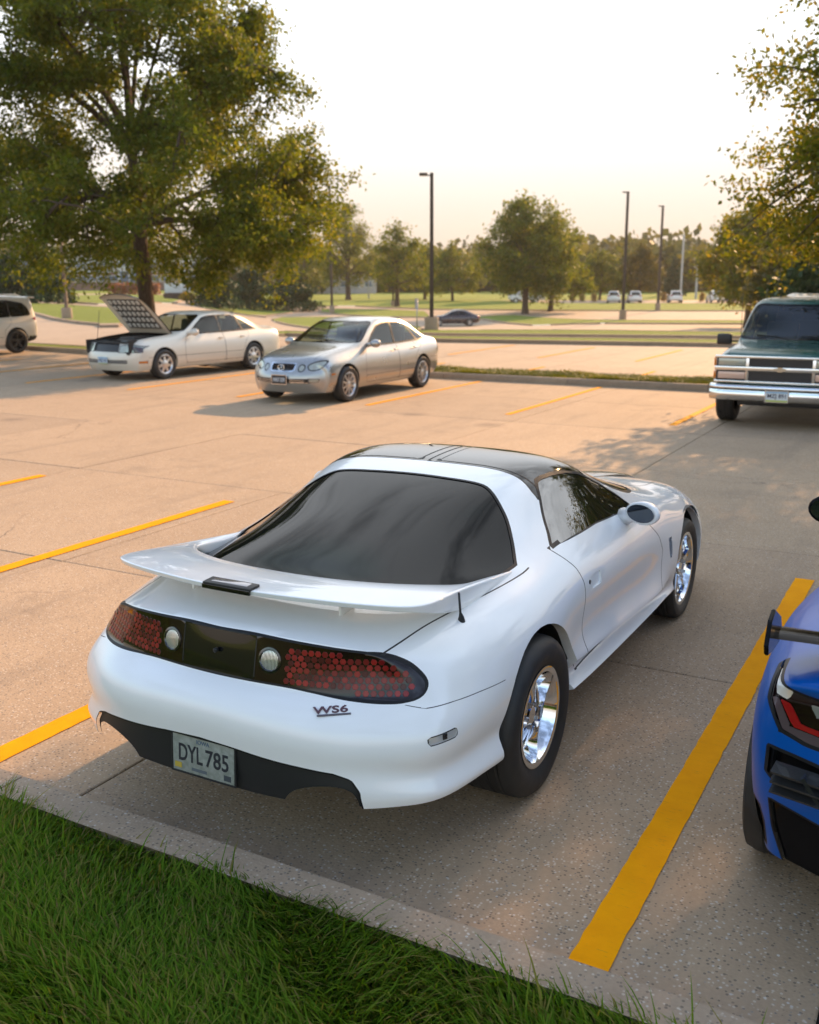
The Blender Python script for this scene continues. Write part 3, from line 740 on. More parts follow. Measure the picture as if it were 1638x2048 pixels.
def tubes_np(paths, nside=5):
    V = []; F = []; base = 0
    for P, R in paths:
        P = np.asarray(P); n = len(P); T = np.gradient(P, axis=0); T /= np.linalg.norm(T, axis=1)[:, None]+1e-9
        ref = np.where(abs(T[:, 2:3]) < .9, [[0,0,1.]], [[1.,0,0]]); U = np.cross(T, ref); U /= np.linalg.norm(U, axis=1)[:, None]+1e-9; W = np.cross(T, U)
        a = np.linspace(0, 2*PI, nside, endpoint=False); R = np.asarray(R)[:, None, None]
        ring = P[:, None, :]+R*(U[:, None, :]*np.cos(a)[None, :, None]+W[:, None, :]*np.sin(a)[None, :, None]); V.append(ring.reshape(-1, 3))
        i = np.arange(n-1)[:, None]*nside; k = np.arange(nside)[None, :]; k2 = (k+1) % nside
        F.append((np.stack([i+k, i+k2, i+nside+k2, i+nside+k], -1)+base).reshape(-1, 4)); base += n*nside
    return np.concatenate(V), np.concatenate(F)
def leaves_np(C, size, r, droop=.3, aspect=.55):
    n = len(C); d = r.normal(size=(n, 3)); d[:, 2] -= droop; d /= np.linalg.norm(d, axis=1)[:, None]
    q = r.normal(size=(n, 3)); q[:, 2] += .8; s = np.cross(d, q); s /= np.linalg.norm(s, axis=1)[:, None]+1e-9
    L = (size*(.65+.7*r.random(n)))[:, None]; W = L*aspect
    V = np.stack([C, C+d*L*.45+s*W*.5, C+d*L, C+d*L*.5-s*W*.5], 1).reshape(-1, 3); b = np.arange(n)*4
    return V, np.stack([b, b+1, b+2, b+3], 1)
def make_tree(name, loc, label, prof, trunk_r, fork_z, seed, limbs=9, br=8, tw=7, leaves=110, lsize=.13, leafm=None, cat='tree', group=None, spread=.24, start=.3, fill=0, xs=1., shell=.45, ftw=6, thin=None):
    """prof: [(z, crown radius)]: the crown envelope. trunk -> limbs -> branches -> twigs -> leaves"""
    r = np.random.default_rng(seed); root = empty(name, loc, 0, label, cat, group)
    zs = np.array([p[0] for p in prof]); rsd = np.array([p[1] for p in prof]); zt = zs[-1]; zb = zs[0]
    env = lambda z: np.interp(z, zs, rsd)
    paths = []; lean = r.normal(size=2)*.12
    tr = np.array([[0,0,-.1],[lean[0]*.3,lean[1]*.3,fork_z*.5],[lean[0],lean[1],fork_z]]); tpts = bez(tr[0], tr[1], tr[2], 7)
    paths.append((tpts, np.array([trunk_r*1.35, trunk_r*1.02, trunk_r*.93, trunk_r*.9, trunk_r*.86, trunk_r*.84, trunk_r*.8])))
    # leader keeps going up
    ld = bez(tpts[-1], tpts[-1]+[0,0,(zt-fork_z)*.5], np.array([lean[0]*2, lean[1]*2, zt*.96]), 9); paths.append((ld, np.linspace(trunk_r*.62, .02, 9)))
    skel = [(ld, trunk_r*.6)]
    for k in range(limbs):
        a = k*2.39996+r.normal()*.25; u = (k+.5)/limbs; ztg = zb+(zt-zb)*(.08+.84*u)+r.normal()*.25; rr = env(ztg)*(.80+.22*r.random())
        tgt = np.array([math.cos(a)*rr*xs, math.sin(a)*rr, ztg]); za = min(fork_z*(.85+.3*r.random())+max(0, (ztg-fork_z))*.28, zt*.8)
        st = np.array([lean[0], lean[1], za]) if za > fork_z else tpts[min(6, int(6*za/fork_z))]
        mid = st+(tgt-st)*.45+np.array([0,0,abs(tgt[2]-st[2])*.15+.25*rr*(1 if ztg > fork_z else .55)])
        P = bez(st, mid, tgt, 9)+r.normal(size=(9,3))*.06*np.linspace(0,1,9)[:, None]; rad0 = trunk_r*(.50-.22*u)
        paths.append((P, np.linspace(rad0, .025, 9))); skel.append((P, rad0))
    tips = []
    for P, rad0 in skel:
        for j in range(br):
            t = start+(1-start)*(j+r.random())/br; i = min(int(t*8), 7); st = P[i]+(P[i+1]-P[i])*(t*8-i)
            dirn = (P[i+1]-P[i]); dirn /= np.linalg.norm(dirn)+1e-9; rnd = r.normal(size=3); rnd[2] = rnd[2]*.55+.12; rnd /= np.linalg.norm(rnd)
            L = (1.9 if zt > 6 else zt*.26)*(.45+.75*r.random())*(1.1-.35*t); tg = st+(dirn*.45+rnd)*L
            rad_xy = math.hypot(tg[0]/xs, tg[1]); mx = env(tg[2])*(.9+.25*r.random())
            if tg[2] < zb-.1: tg[2] = zb+r.random()*.5
            if rad_xy > mx: tg[:2] *= mx/rad_xy
            Q = bez(st, (st+tg)/2+np.array([0,0,.14*L]), tg, 5); paths.append((Q, np.linspace(max(.018, rad0*.26*(1.1-t)), .010, 5)))
            for k in range(tw):
                tt = .30+.70*(k+r.random())/tw; c = Q[min(int(tt*4), 3)]+(Q[min(int(tt*4)+1, 4)]-Q[min(int(tt*4), 3)])*(tt*4-int(tt*4) if tt < 1 else 1)
                d = r.normal(size=3); d[2] = d[2]*.5-.02; d /= np.linalg.norm(d); l2 = L*.30*(.5+r.random()); tips.append((c, c+d*l2))
    # fill branches: points spread through the crown, tied back to the nearest limb
    if fill:
        SK = np.concatenate([P[2:] for P, _ in skel]); cnt = 0
        while cnt < fill:
            z = zb+(zt-zb)*r.random(); R0 = env(z); a = r.random()*2*PI; q = math.sqrt(shell**2+(1-shell**2)*r.random())
            if r.random() > (R0/rsd.max())*1.15+.05: continue
            tg = np.array([math.cos(a)*R0*q*xs, math.sin(a)*R0*q, z]); cl = math.sin(tg[0]*1.7+seed)*math.sin(tg[1]*1.6+2*seed)*math.sin(tg[2]*1.9+seed*.7)
            if cl > .38 and r.random() < .8: continue
            dd = np.linalg.norm((SK-tg)*[1,1,1.3]+np.array([0,0,.4]), axis=1); st = SK[dd.argmin()]; L = np.linalg.norm(tg-st)
            Q = bez(st, (st+tg)/2+np.array([0,0,.16*L]), tg, 5); paths.append((Q, np.linspace(.012+.012*min(L, 3), .008, 5))); cnt += 1; s2 = .75 if zt > 6 else zt*.1
            for k in range(ftw):
                c = Q[3]+(Q[4]-Q[3])*r.random() if k > 1 else Q[2]; d = r.normal(size=3); d[2] = d[2]*.6; d /= np.linalg.norm(d); tips.append((c, c+d*s2*(.4+r.random())))
    tips = np.array(tips); n = len(tips)
    V, F = tubes_np(paths, 6); fast_mesh('trunk', V, F, BARK, root, True)
    m_ = np.maximum(2, r.poisson(leaves*(.35+1.3*r.random(n))*(1. if thin is None else np.where(tips[:, 1, 2] > thin[0], thin[1], 1.)))); idx = np.repeat(np.arange(n), m_); t = r.beta(2.2, 1.1, len(idx))[:, None]
    Cc = tips[idx, 0]*(1-t)+tips[idx, 1]*t+r.normal(size=(len(idx), 3))*spread*np.array([1,1,.75])
    V, F = leaves_np(Cc, lsize, r); fast_mesh('crown', V, F, leafm or OAK, root)
    return root
# the big oak behind the car with the raised hood
make_tree('oak_tree', (-21.3,22.55,.1), 'large spreading oak filling the upper left, trunk behind the raised hood', [(1.75,3.2),(2.3,5.2),(3.2,6.1),(5.0,5.7),(6.6,5.1),(8.6,4.2),(10.2,3.3),(11.6,2.0),(12.6,.6)], .25, 4.3, 5, limbs=16, br=7, tw=6, leaves=66, lsize=.125, leafm=OAK, spread=.18, fill=320)
# shade tree right of the picture, its crown hanging into the frame
make_tree('shade_tree', (.20,20.45,.1), 'near tree at the right edge with leafy branches hanging over the dark green truck', [(2.0,3.0),(2.8,4.6),(4.0,5.0),(5.4,4.4),(6.6,3.9),(8.0,3.3),(9.4,2.0),(10.2,.5)], .20, 2.7, 12, limbs=14, br=6, tw=6, leaves=80, lsize=.105, leafm=MAPLE, spread=.15, fill=240, thin=(5.4,.42))
# second shade tree to the right, outside the frame, mirrored in the coupe's windows
make_tree('shade_tree', (7.6,9.2,.1), 'leafy tree standing on the right, out of the frame, mirrored in the white coupe windows', [(2.2,2.6),(3.4,4.0),(5.0,4.2),(6.8,3.4),(8.4,1.8),(9.2,.4)], .19, 2.6, 21, limbs=11, br=5, tw=5, leaves=36, lsize=.17, leafm=MAPLE, spread=.25, fill=90)
# mid-distance trees on the lower ground
def far_tree(x, y, h, w_, label, seed, base=.16, leafm=OAK, dens=1., name='shade_tree', ls=None, trunk=None):
    z0 = float(tz(x, y)); b = h*base; R = w_/2
    return make_tree(name, (x, y, z0), label, [(b,R*.55),(b+h*.12,R*.95),(h*.42,R),(h*.62,R*.9),(h*.82,R*.62),(h*.95,R*.3),(h,.1)], trunk or h*.030, b+h*.10, seed, limbs=11, br=5, tw=4, leaves=max(4, int(13*dens)), lsize=ls or .34, leafm=leafm, spread=h*.035, fill=int(70*dens), ftw=5, group='trees on the lower ground')
far_tree(-43.97,106.5,12.4,11.8,'broad oak with bare trunk at the centre right, left of two trunks',31, dens=1.9, base=.20)
far_tree(-43.6,113.4,11.2,9.5,'darker tree just behind and right of the broad oak',32, base=.10, dens=1.3)
far_tree(-66.0,116.0,10.8,8.2,'airy round-topped tree with sky showing through left of the lamp post',33, dens=.9, base=.22)
far_tree(-89.8,141.6,15.0,9.5,'tall narrow dark tree beside the big oak crown',34, dens=1.5, base=.14)
far_tree(-70.0,140.3,8.0,9.0,'low tree right of the nearest lamp post',35, base=.14)
far_tree(-60.0,143.0,9.5,8.5,'low tree between the nearest lamp post and the broad oak',36, base=.12)
far_tree(-16.6,89.6,10.0,9.2,'mid-size tree rising behind the dark green truck',37, dens=1.7, base=.16, leafm=MAPLE)
far_tree(-51.4,155.0,7.4,8.0,'small round tree above the leftmost distant white vehicle',38, base=.16)
far_tree(-46.0,158.0,8.2,7.0,'small tree above the second distant white vehicle',39, base=.16, leafm=OLIVE)
far_tree(-8.5,62.0,6.5,7.0,'yellowish tree behind the truck near the right edge',40, base=.10, leafm=OLIVE, dens=1.2)
far_tree(-104,150,10.5,9.0,'dark tree in the gap left of the airy tree',41, base=.12)
far_tree(-80,150,9.0,8.5,'bushy tree just behind the airy round-topped tree',42, base=.10)
# evergreens
def evergreen(name, x, y, h, w_, label, seed, cone=False, group='evergreens on the left lawn', m=EVER):
    r = np.random.default_rng(seed); z0 = float(tz(x, y)); root = empty(name, (x, y, z0), 0, label, 'shrub' if not cone else 'tree', group)
    V, F = tubes_np([(np.array([[0,0,-.1],[0,0,h*.5],[0,0,h*.9]]), np.array([.14,.08,.02]))], 6); fast_mesh('trunk', V, F, BARK, root, True)
    n = 5200; u = r.random(n); z = h*(1-np.sqrt(u)) if cone else h*r.random(n)**.9; R = w_/2*((1-z/h)**.75 if cone else np.sqrt(np.clip(1-(z/h)**2.2, 0, 1)))*(.82+.25*np.sin(z*3.1+r.random(n)))
    a = r.random(n)*2*PI; q = np.sqrt(.35+.65*r.random(n)); lob = 1+.16*np.sin(a*5+z*2.2+seed); C_ = np.stack([np.cos(a)*R*q*lob, np.sin(a)*R*q*lob, z+.1], 1)
    V, F = leaves_np(C_, .40, r, -.1, .5); fast_mesh('crown', V, F, m, root); return root
evergreen('evergreen_shrub', -75.0,66.2,4.8,5.2,'dark evergreen mass left of the big oak trunk, beside the white suv',51)
evergreen('evergreen_shrub', -79.5,66.0,4.2,4.5,'dark evergreen at the far left edge behind the white suv',55)
evergreen('evergreen_shrub', -72.9,87.5,4.4,5.8,'dark evergreen right of the white monument sign',52)
evergreen('evergreen_shrub', -75.7,97.4,4.5,5.6,'dark evergreen in the middle of the hedge row under the oak',53)
evergreen('evergreen_shrub', -72.7,101.9,4.0,7.0,'dark spreading evergreen at the right end of the hedge row',54)
evergreen('cone_evergreen', -47.1,183.0,7.0,4.4,'dark cone-shaped evergreen on the far slope',56, True, 'evergreens on the far slope')
evergreen('evergreen_shrub', -6.5,48.0,3.2,3.6,'dark evergreen shrub behind the truck roof at the right edge',57, group='evergreens behind the truck')
# ornamental grasses by the distant lot
for i, (x, y) in enumerate(((-51.9,143.9),(-50.6,144.3),(-48.9,144.9),(-39.4,148.0),(-34.2,149.5))):
    r = np.random.default_rng(60+i); root = empty('ornamental_grass', (x, y, float(tz(x, y))), 0, ['first','second','third','fourth','last'][i]+' straw-coloured grass tuft from the left along the distant lot', 'plant', 'ornamental grasses by the distant lot')
    n = 260; a = r.random(n)*2*PI; C_ = np.stack([np.cos(a)*.35*r.random(n), np.sin(a)*.35*r.random(n), r.random(n)*1.0], 1); V, F = leaves_np(C_, .55, r, -1.6, .16); fast_mesh('blades', V, F, leafy('straw_blade', [(.20,.14,.06),(.28,.20,.09),(.34,.25,.12)], .3), root)
# the wooded rise on the horizon reads as one mass
def woods():
    r = np.random.default_rng(70); Cs = []
    for az in np.arange(-72, 14, .55):
        for row, (d, h0) in enumerate(((235,8.5),(290,11.5),(370,15.))):
            a = rad(az+r.normal()*.25); d2 = d+r.normal()*10; x, y = d2*math.sin(a), d2*math.cos(a); h = h0*(.6+.55*r.random())*(1.15 if az > -22 else .95); w_ = h*.75; n = 150
            u = r.normal(size=(n,3)); u /= np.linalg.norm(u, axis=1)[:, None]; u *= (r.random(n)**.4)[:, None]
            Cs.append(np.array([x, y, float(tz(x, y))+h*.45])+u*[w_*.6, w_*.6, h*.52])
    V, F = leaves_np(np.concatenate(Cs), 2.3, r, 0, .85); o = fast_mesh('woodland', V, F, FAR, None, False, 'stuff'); o['label'] = 'hazy green woodland along the horizon'; o['category'] = 'woodland'
woods()
# ------------------------------------------------------------------ white coupe (main car)
def build_coupe():
    root = empty('sports_coupe', (-2.329, 3.654, 0), 0, 'white two-door coupe with arched rear spoiler and black roof panels, nearest the grass', 'car')
    white = paint('coupe_white_paint', (.86,.86,.85), .38, orange=0)
    black = mat('gloss_black_panel', (.005,.005,.006), .05, 0, .25, .5)
    gapm = mat('panel_gap', (.012,.012,.012), .6)
    trim = mat('black_rubber_trim', (.010,.010,.011), .5, spec=.25)
    plastic = mat('black_textured_plastic', (.016,.016,.017), .5)
    glass = mat('dark_tinted_glass', (.004,.005,.006), .03, 0, 0, .17)
    # side rows shared by several stations
    def st(y, top, side):
        pts = []
        for p in top+side: pts.append((p[0], p[1], p[2]) if len(p) == 3 else (p[0], y, p[1]))
        return pts
    S = [
     st(-.74, [(0,-.905,.88),(.26,-.898,.879),(.46,-.862,.866),(.585,-.805,.848),(.68,-.745,.815)],
        [(.765,-.705,.745),(.805,-.725,.675),(.855,-.765,.585),(.858,-.772,.49),(.843,-.755,.425),(.868,-.772,.365),(.866,-.765,.330)]),
     st(-.50, [(0,.915),(.30,.912),(.50,.900),(.63,.880),(.73,.845)], [(.835,.772),(.882,.69),(.918,.59),(.906,.49),(.888,.425),(.918,.362),(.912,.328)]),
     st(-.28, [(0,.975),(.30,.965),(.52,.935),(.665,.895),(.765,.866)], [(.865,.795),(.915,.70),(.932,.60),(.930,.49),(.918,.425),(.940,.358),(.926,.322)]),
     st(0.0, [(0,1.058),(.30,1.045),(.52,.995),(.675,.915),(.79,.885)], [(.883,.815),(.93,.715),(.945,.60),(.945,.49),(.937,.41),(.912,.34),(.8,.30)]),
     st(.22, [(0,1.122),(.29,1.108),(.50,1.062),(.675,.962),(.805,.90)], [(.888,.83),(.932,.72),(.945,.60),(.945,.48),(.892,.395),(.932,.33),(.8,.29)]),
     st(.47, [(0,1.190),(.29,1.182),(.485,1.153),(.67,1.035),(.822,.92)], [(.89,.845),(.93,.725),(.918,0.570),(.957,.468),(.878,.385),(.94,.322),(.8,.285)]),
     st(.70, [(0,1.240),(.30,1.234),(.545,1.202),(.69,1.065),(.832,.927)], [(.892,.85),(.93,.73),(.918,0.565),(.957,.455),(.872,.372),(.943,.316),(.8,.283)]),
     st(.95, [(0,1.257),(.31,1.252),(.574,1.220),(.705,1.075),(.838,.924)], [(.893,.845),(.93,.73),(.918,0.560),(.957,.442),(.870,.362),(.944,.312),(.8,.28)]),
     st(1.2, [(0,1.252),(.31,1.246),(.583,1.202),(.712,1.06),(.842,.914)], [(.893,.838),(.93,.72),(.918,0.550),(.957,.428),(.872,.354),(.944,.309),(.8,.28)]),
     st(1.45, [(0,1.195),(.31,1.184),(.585,1.116),(.722,1.01),(.845,.902)], [(.892,.828),(.929,.715),(.918,0.540),(.957,.414),(.880,.347),(.943,.306),(.8,.278)]),
     st(1.75, [(0,1.090),(.32,1.080),(.615,1.018),(.742,.945),(.847,.886)], [(.888,.815),(.926,.70),(.918,0.530),(.957,.405),(.892,.342),(.94,.302),(.8,.275)]),
     st(2.05, [(0,.985),(.34,.975),(.64,.93),(.76,.898),(.843,.866)], [(.882,.80),(.921,.69),(.935,.545),(.936,.41),(.915,.345),(.932,.298),(.8,.272)]),
     st(2.30, [(0,.915),(.35,.912),(.61,.893),(.735,.872),(.825,.84)], [(.875,.78),(.918,.675),(.934,.54),(.935,.415),(.926,.345),(.92,.292),(.8,.268)]),
     st(2.62, [(0,.872),(.31,.872),(.56,.864),(.70,.850),(.80,.815)], [(.862,.75),(.912,.65),(.93,.53),(.931,.415),(.924,.34),(.905,.282),(.79,.26)]),
     st(2.97, [(0,.805),(.29,.805),(.51,.798),(.65,.782),(.755,.742)], [(.83,.68),(.88,.60),(.902,.50),(.904,.40),(.897,.32),(.872,.262),(.75,.24)]),
     st(3.28, [(0,.715),(.26,.714),(.45,.704),(.58,.684),(.67,.642)], [(.735,.59),(.785,.53),(.812,.455),(.815,.375),(.805,.30),(.775,.245),(.62,.225)]),
     st(3.47, [(0,3.60,.60),(.2,3.595,.598),(.34,3.57,.590),(.43,3.53,.578),(.50,3.47,.55)],
        [(.55,3.46,.515),(.595,3.46,.47),(.615,3.46,.415),(.615,3.46,.355),(.605,3.46,.295),(.575,3.45,.245),(.45,3.43,.225)]),
    ]
    rear = [(-.935,.79,2.8), (-.952,.700,2.8), (-1.035,.650,3.2), (-1.066,.57,3.5), (-1.060,.485,3.7), (-1.056,.400,3.8), (-1.045,.306,3.8)]
    front = [(3.63,.55), (3.65,.49), (3.66,.43), (3.66,.365), (3.65,.30), (3.62,.25), (3.58,.23)]
    V, F, CR = cage(S, 4, rear, front, creases=[(8, 4, 11, .8), (10, 3, 12, .5)], cap_creases=[('rear', 4, .75), ('rear', 6, .7)])
    V, F = subdivide(V, F, CR, 3)
    sh = Shell(V, F); X = lambda P: abs(P[:, 0])
    sideC = lambda P: X(P) > .60
    # openings and panels
    sh.region('del', 'side', circ(.0, .350, .392), lambda P: (X(P) > .70) & (P[:, 2] > -.1))
    sh.region('del', 'side', circ(2.568, .335, .385), lambda P: (X(P) > .65))
    rw = [(0,.556),(.22,.550),(.36,.543),(.433,.525),(.53,.454),(.593,.397),(.658,.306),(.712,.212),(.724,.188),(.718,.15),(.700,0),(.67,-.20),(.60,-.36),(.42,-.50),(.2,-.56),(0,-.57)]
    rwp = rw[:-1]+[(0,-.57)]+[(-a, b) for a, b in rw[1:-1][::-1]]
    sh.region('rear_window', 'top', rwp, lambda P: P[:, 2] > .80, gap=.007, gapname='trim', closed_smooth=4)
    # roof: two removable panels, centre bar and header all black
    tt = [(.035,.735),(.30,.735),(.545,.69),(.70,.74),(.70,1.10),(.66,1.25),(.40,1.335),(.035,1.36)]
    roofp = [(0,.735),(.30,.733),(.52,.700),(.62,.67),(.75,.70),(.75,1.30),(.60,1.30),(.40,1.36),(0,1.39)]
    sw = [(.45,.940),(.653,.931),(.957,.914),(1.411,.890),(1.57,.886),(1.61,.925),(1.585,.978),(1.467,1.058),(1.32,1.12),(1.191,1.162),(1.05,1.189),(.933,1.199),(.814,1.197),(.765,1.190),(.735,1.172),(.671,1.112),(.542,.999)]
    sh.region('roof', 'topa', crom(roofp, 4, False).tolist(), lambda P: P[:, 2] > 1.10, gap=.004)
    sh.region('roof_panel', 'topa', [(.055,.765),(.30,.763),(.50,.735),(.75,.71),(.75,1.26),(.58,1.25),(.40,1.30),(.055,1.325)], lambda P: P[:, 2] > 1.125, gap=.004)
    sh.region('windshield', 'top', crom([(0,1.375),(.30,1.355),(.48,1.31),(.565,1.29),(.63,1.45),(.69,1.66),(.72,1.85),(.64,2.02),(.4,2.13),(0,2.17)], 5).tolist()+[(-a, b) for a, b in crom([(0,1.375),(.30,1.355),(.48,1.31),(.565,1.29),(.63,1.45),(.69,1.66),(.72,1.85),(.64,2.02),(.4,2.13),(0,2.17)], 5).tolist()[1:-1][::-1]], lambda P: P[:, 2] > .88, gap=.012, gapname='trim')
    sh.region('side_window', 'side', sw, lambda P: (X(P) > .45), gap=.0065, gapname='trim')
    # tail lamp band
    tl = [(0,.872),(.172,.874),(.386,.864),(.52,.851),(.625,.836),(.698,.801),(.75,.757),(.771,.721),(.763,.692),(.721,.679),(.66,.677),(.545,.685),(.40,.699),(.282,.706),(0,.704)]
    tlp = tl+[(-a, b) for a, b in tl[1:-1][::-1]]
    sh.region('tail_lamp', 'end', tlp, lambda P: (P[:, 1] < -.62), gap=.004, gapname='trim', closed_smooth=5)
    sh.region('tail_panel', 'end', [(-.170,.7075),(.170,.7075),(.170,.8685),(-.170,.8685)], lambda P: (P[:, 1] < -.80), gap=.0022)
    # black valance under the bumper
    va = [(0,.489),(.15,.483),(.30,.470),(.437,.460),(.55,.448),(.605,.428),(.635,.385),(.648,.25),(0,.25)]
    vap = va+[(-a, b) for a, b in va[1:-1][::-1]]
    sh.region('valance', 'end', vap, lambda P: P[:, 1] < -.62, gap=.003, gapname='trim')
    sh.region('del', 'enda', [(.335,.20),(.345,.29),(.385,.350),(.46,.384),(.54,.396),(.595,.388),(.622,.36),(.632,.30),(.636,.20)], lambda P: P[:, 1] < -.62, closed_smooth=4)
    # shut lines
    hatch = crom([(.622,-.80),(.64,-.681),(.66,-.526),(.691,-.356),(.724,-.153),(.766,.139),(.77,.24)], 6)
    sh.region('x', 'topa', hatch, lambda P: (P[:, 2] > .72) & (P[:, 1] < .30) & (P[:, 1] > -.79), gap=.0032, line=True)
    sh.region('door', 'side', [(.44,.955),(.475,.91),(.515,.855),(.54,.785),(.538,.70),(.52,.575),(.51,.42),(.54,.362),(1.78,.352),(1.82,.40),(1.865,.505),(1.89,.616),(1.81,.715),(1.69,.80),(1.62,.87),(1.60,.93),(1.5,.925),(1.0,.955)], lambda P: (X(P) > .74) & (P[:, 2] < .96), gap=.003)
    sh.region('x', 'side', np.array([(-.80,.670),(-.766,.657),(-.677,.657),(-.524,.653),(-.342,.642)]), lambda P: (X(P) > .70) & (P[:, 1] < -.3), gap=.0014, line=True)
    hood = crom([(.60,2.2),(.66,2.4),(.64,2.7),(.60,3.0),(.5,3.3)], 4)
    sh.region('x', 'topa', hood, lambda P: (P[:, 2] > .62) & (P[:, 1] > 2.15), gap=.003, line=True)
    # fuel side: side marker lamps and door handle pockets
    sh.region('side_marker', 'side', [(-.815,.546),(-.808,.541),(-.702,.543),(-.694,.549),(-.692,.570),(-.699,.576),(-.806,.570),(-.814,.565)], lambda P: X(P) > .70, gap=.002)
    sh.region('handle_pocket', 'side', [(.632,.737),(.640,.729),(.752,.727),(.762,.735),(.768,.782),(.760,.790),(.645,.794),(.636,.788)], lambda P: X(P) > .80)
    sh.region('fender_vent', 'side', [(2.02,.60),(2.05,.52),(2.09,.54),(2.085,.62),(2.06,.655),(2.02,.65)], lambda P: X(P) > .80)
    fs = sh.parts(split=('side_window','door','tail_lamp','side_marker','handle_pocket','roof_panel','fender_vent'))
    body = sh.emit([('body',0),('gap',1),('trim',2)], 'body', white, root, mats_extra=[gapm, trim])
    lip(body, lambda c: abs(c.x) > .7 and (abs(math.hypot(c.y, c.z-.35)-.392) < .012 or abs(math.hypot(c.y-2.568, c.z-.335)-.385) < .012), .045)
    lip(body, lambda c: abs(c.x) > .6 and c.z < .36 and c.y > -.5, .03)
    for sd in 'LR':
        d = sh.emit('door|'+sd, 'door', white, root); 
        h = sh.emit('handle_pocket|'+sd, 'door_handle', white, d, inset=.009, thick=-.009)
        sh.emit('side_window|'+sd, 'side_window', mat('side_tint_glass', (.006,.008,.008), .012, 0, 0, 1.0, ior=1.95), root, inset=.003)
        sh.emit('roof_panel|'+sd, 'roof_panel', black, root, thick=.004)
        sh.emit('side_marker|'+sd, 'side_marker', mat('marker_lens', (.50,.49,.47), .12, .2, 1.), root, inset=.003, thick=-.003)
        sh.emit('fender_vent|'+sd, 'fender_vent', mat('vent_grey', (.35,.36,.38), .4, 0, .5), root, inset=.012, thick=-.012)
        s = 1 if sd == 'R' else -1; box('marker_mark', (s*.8615,-.752,.560), (.004,.018,.020), plastic, root, Matrix.Rotation(s*rad(-24), 3, 'Z'))
        # key lock
        s = 1 if sd == 'R' else -1
        tube('door_lock', [(s*.905,.608,.770),(s*.924,.608,.770)], .011, mat('lock_dark', (.02,.02,.02), .3, .5), d, 10)
    sh.emit('roof', 'roof', black, root, inset=.001)
    sh.emit('rear_window', 'rear_window', glass, root, inset=.004)
    sh.emit('windshield', 'windshield', glass, root, inset=.003)
    sh.emit('tail_panel', 'tail_panel', black, root, inset=.001)
    smoke = mat('smoked_lens', (.010,.004,.004), .06, 0, .35, .4)
    lampo = {}
    for sd in 'LR': lampo[sd] = sh.emit('tail_lamp|'+sd, 'tail_lamp', smoke, root)
    # honeycomb cells of the tail lamps, each its own piece, lying on the lens surface
    bv = BVHTree.FromObject
    cell_m = mat('red_reflector', (.15,.008,.008), .3, 0, .3, .3); gq = N(cell_m); oi = gq.n('ShaderNodeObjectInfo'); gq.set('Base Color', gq.ramp(oi.outputs['Random'], [(0,(.05,.003,.003)),(.5,(.16,.008,.008)),(1,(.30,.018,.014))]))
    hexme = bpy.data.meshes.new('reflector_cell'); 
    hv = [(.0130*math.cos(PI/3*k), .0130*math.sin(PI/3*k), 0) for k in range(6)]+[(.0112*math.cos(PI/3*k), .0112*math.sin(PI/3*k), .0022) for k in range(6)]
    hexme.from_pydata(hv, [], [(k, (k+1) % 6, 6+(k+1) % 6, 6+k) for k in range(6)]+[tuple(range(6, 12))]); hexme.materials.append(cell_m)
    tpoly = np.array(tlp)
    for sd, s in (('R', 1), ('L', -1)):
        o = lampo[sd]
        if not o: continue
        bmx = bmesh.new(); bmx.from_mesh(o.data); tree = BVHTree.FromBMesh(bmx); bmx.free()
        row = 0; z = .682
        while z < .85:
            x = .305+(.0125 if row % 2 else 0)
            while x < .76:
                q = np.array([[x, z]])
                if poly_sdf(q, tpoly)[0] < -.019:
                    hit = tree.ray_cast(Vector((s*x, -1.5, z)), Vector((0, 1, 0)))
                    if hit[0]:
                        n = hit[1] if hit[1].y < 0 else -hit[1]
                        c = bpy.data.objects.new('reflector_cell', hexme); link(c, o)
                        c.matrix_local = Matrix.Translation(hit[0]-n*.0008) @ n.to_track_quat('Z', 'Y').to_matrix().to_4x4()
                x += .025
            z += .0215; row += 1
        # round reversing lamp
        c = Vector((s*.232, -.958, .790))
        hit = tree.ray_cast(Vector((s*.232, -1.5, .790)), Vector((0, 1, 0)))
        if hit[0]: c = hit[0]; n = hit[1] if hit[1].y < 0 else -hit[1]
        else: n = Vector((0,-1,0))
        rv = lathe('reverse_lamp', [(-.012,.049),(.003,.048),(.005,.040),(.001,.036)], mat('lamp_bezel', (.01,.01,.01), .15, 0, 1.), o, 28)
        rv.matrix_local = Matrix.Translation(c) @ n.to_track_quat('Z', 'Y').to_matrix().to_4x4()
        ln = lathe('lens', [(.001,.037),(.0025,.033),(.004,.022),(.0048,.010),(.005,0)], mat('clear_lamp_lens', (.75,.76,.70), .08, .55, 1.), rv, 24)
        gl = N(MATS['clear_lamp_lens'])
        if not MATS['clear_lamp_lens'].get('done'):
            vv = gl.coord('Object', (1,1,1)); wv = gl.n('ShaderNodeTexWave'); wv.inputs['Scale'].default_value = 55; wv.inputs['Distortion'].default_value = 1.5; gl.l(vv, wv.inputs['Vector'])
            gl.set('Base Color', gl.ramp(wv.outputs['Fac'], [(.2,(.16,.17,.15)),(.6,(.7,.7,.62)),(.9,(.95,.95,.9))])); gl.set('Normal', gl.bump(wv.outputs['Fac'], .6, .003)); MATS['clear_lamp_lens']['done'] = 1
    # valance: pushed in, with plate recess
    val = sh.emit('valance', 'valance', plastic, root, inset=.012, thick=0)
    # licence plate
    pr = empty('plate_anchor'); bpy.data.objects.remove(pr)
    Rm = Matrix.Translation((0.004, -1.052, .402)) @ Matrix.Rotation(rad(90-3), 4, 'X') @ Matrix.Scale(.97, 4)
    plate_m = mat('plate_face', (.42,.45,.40), .4)
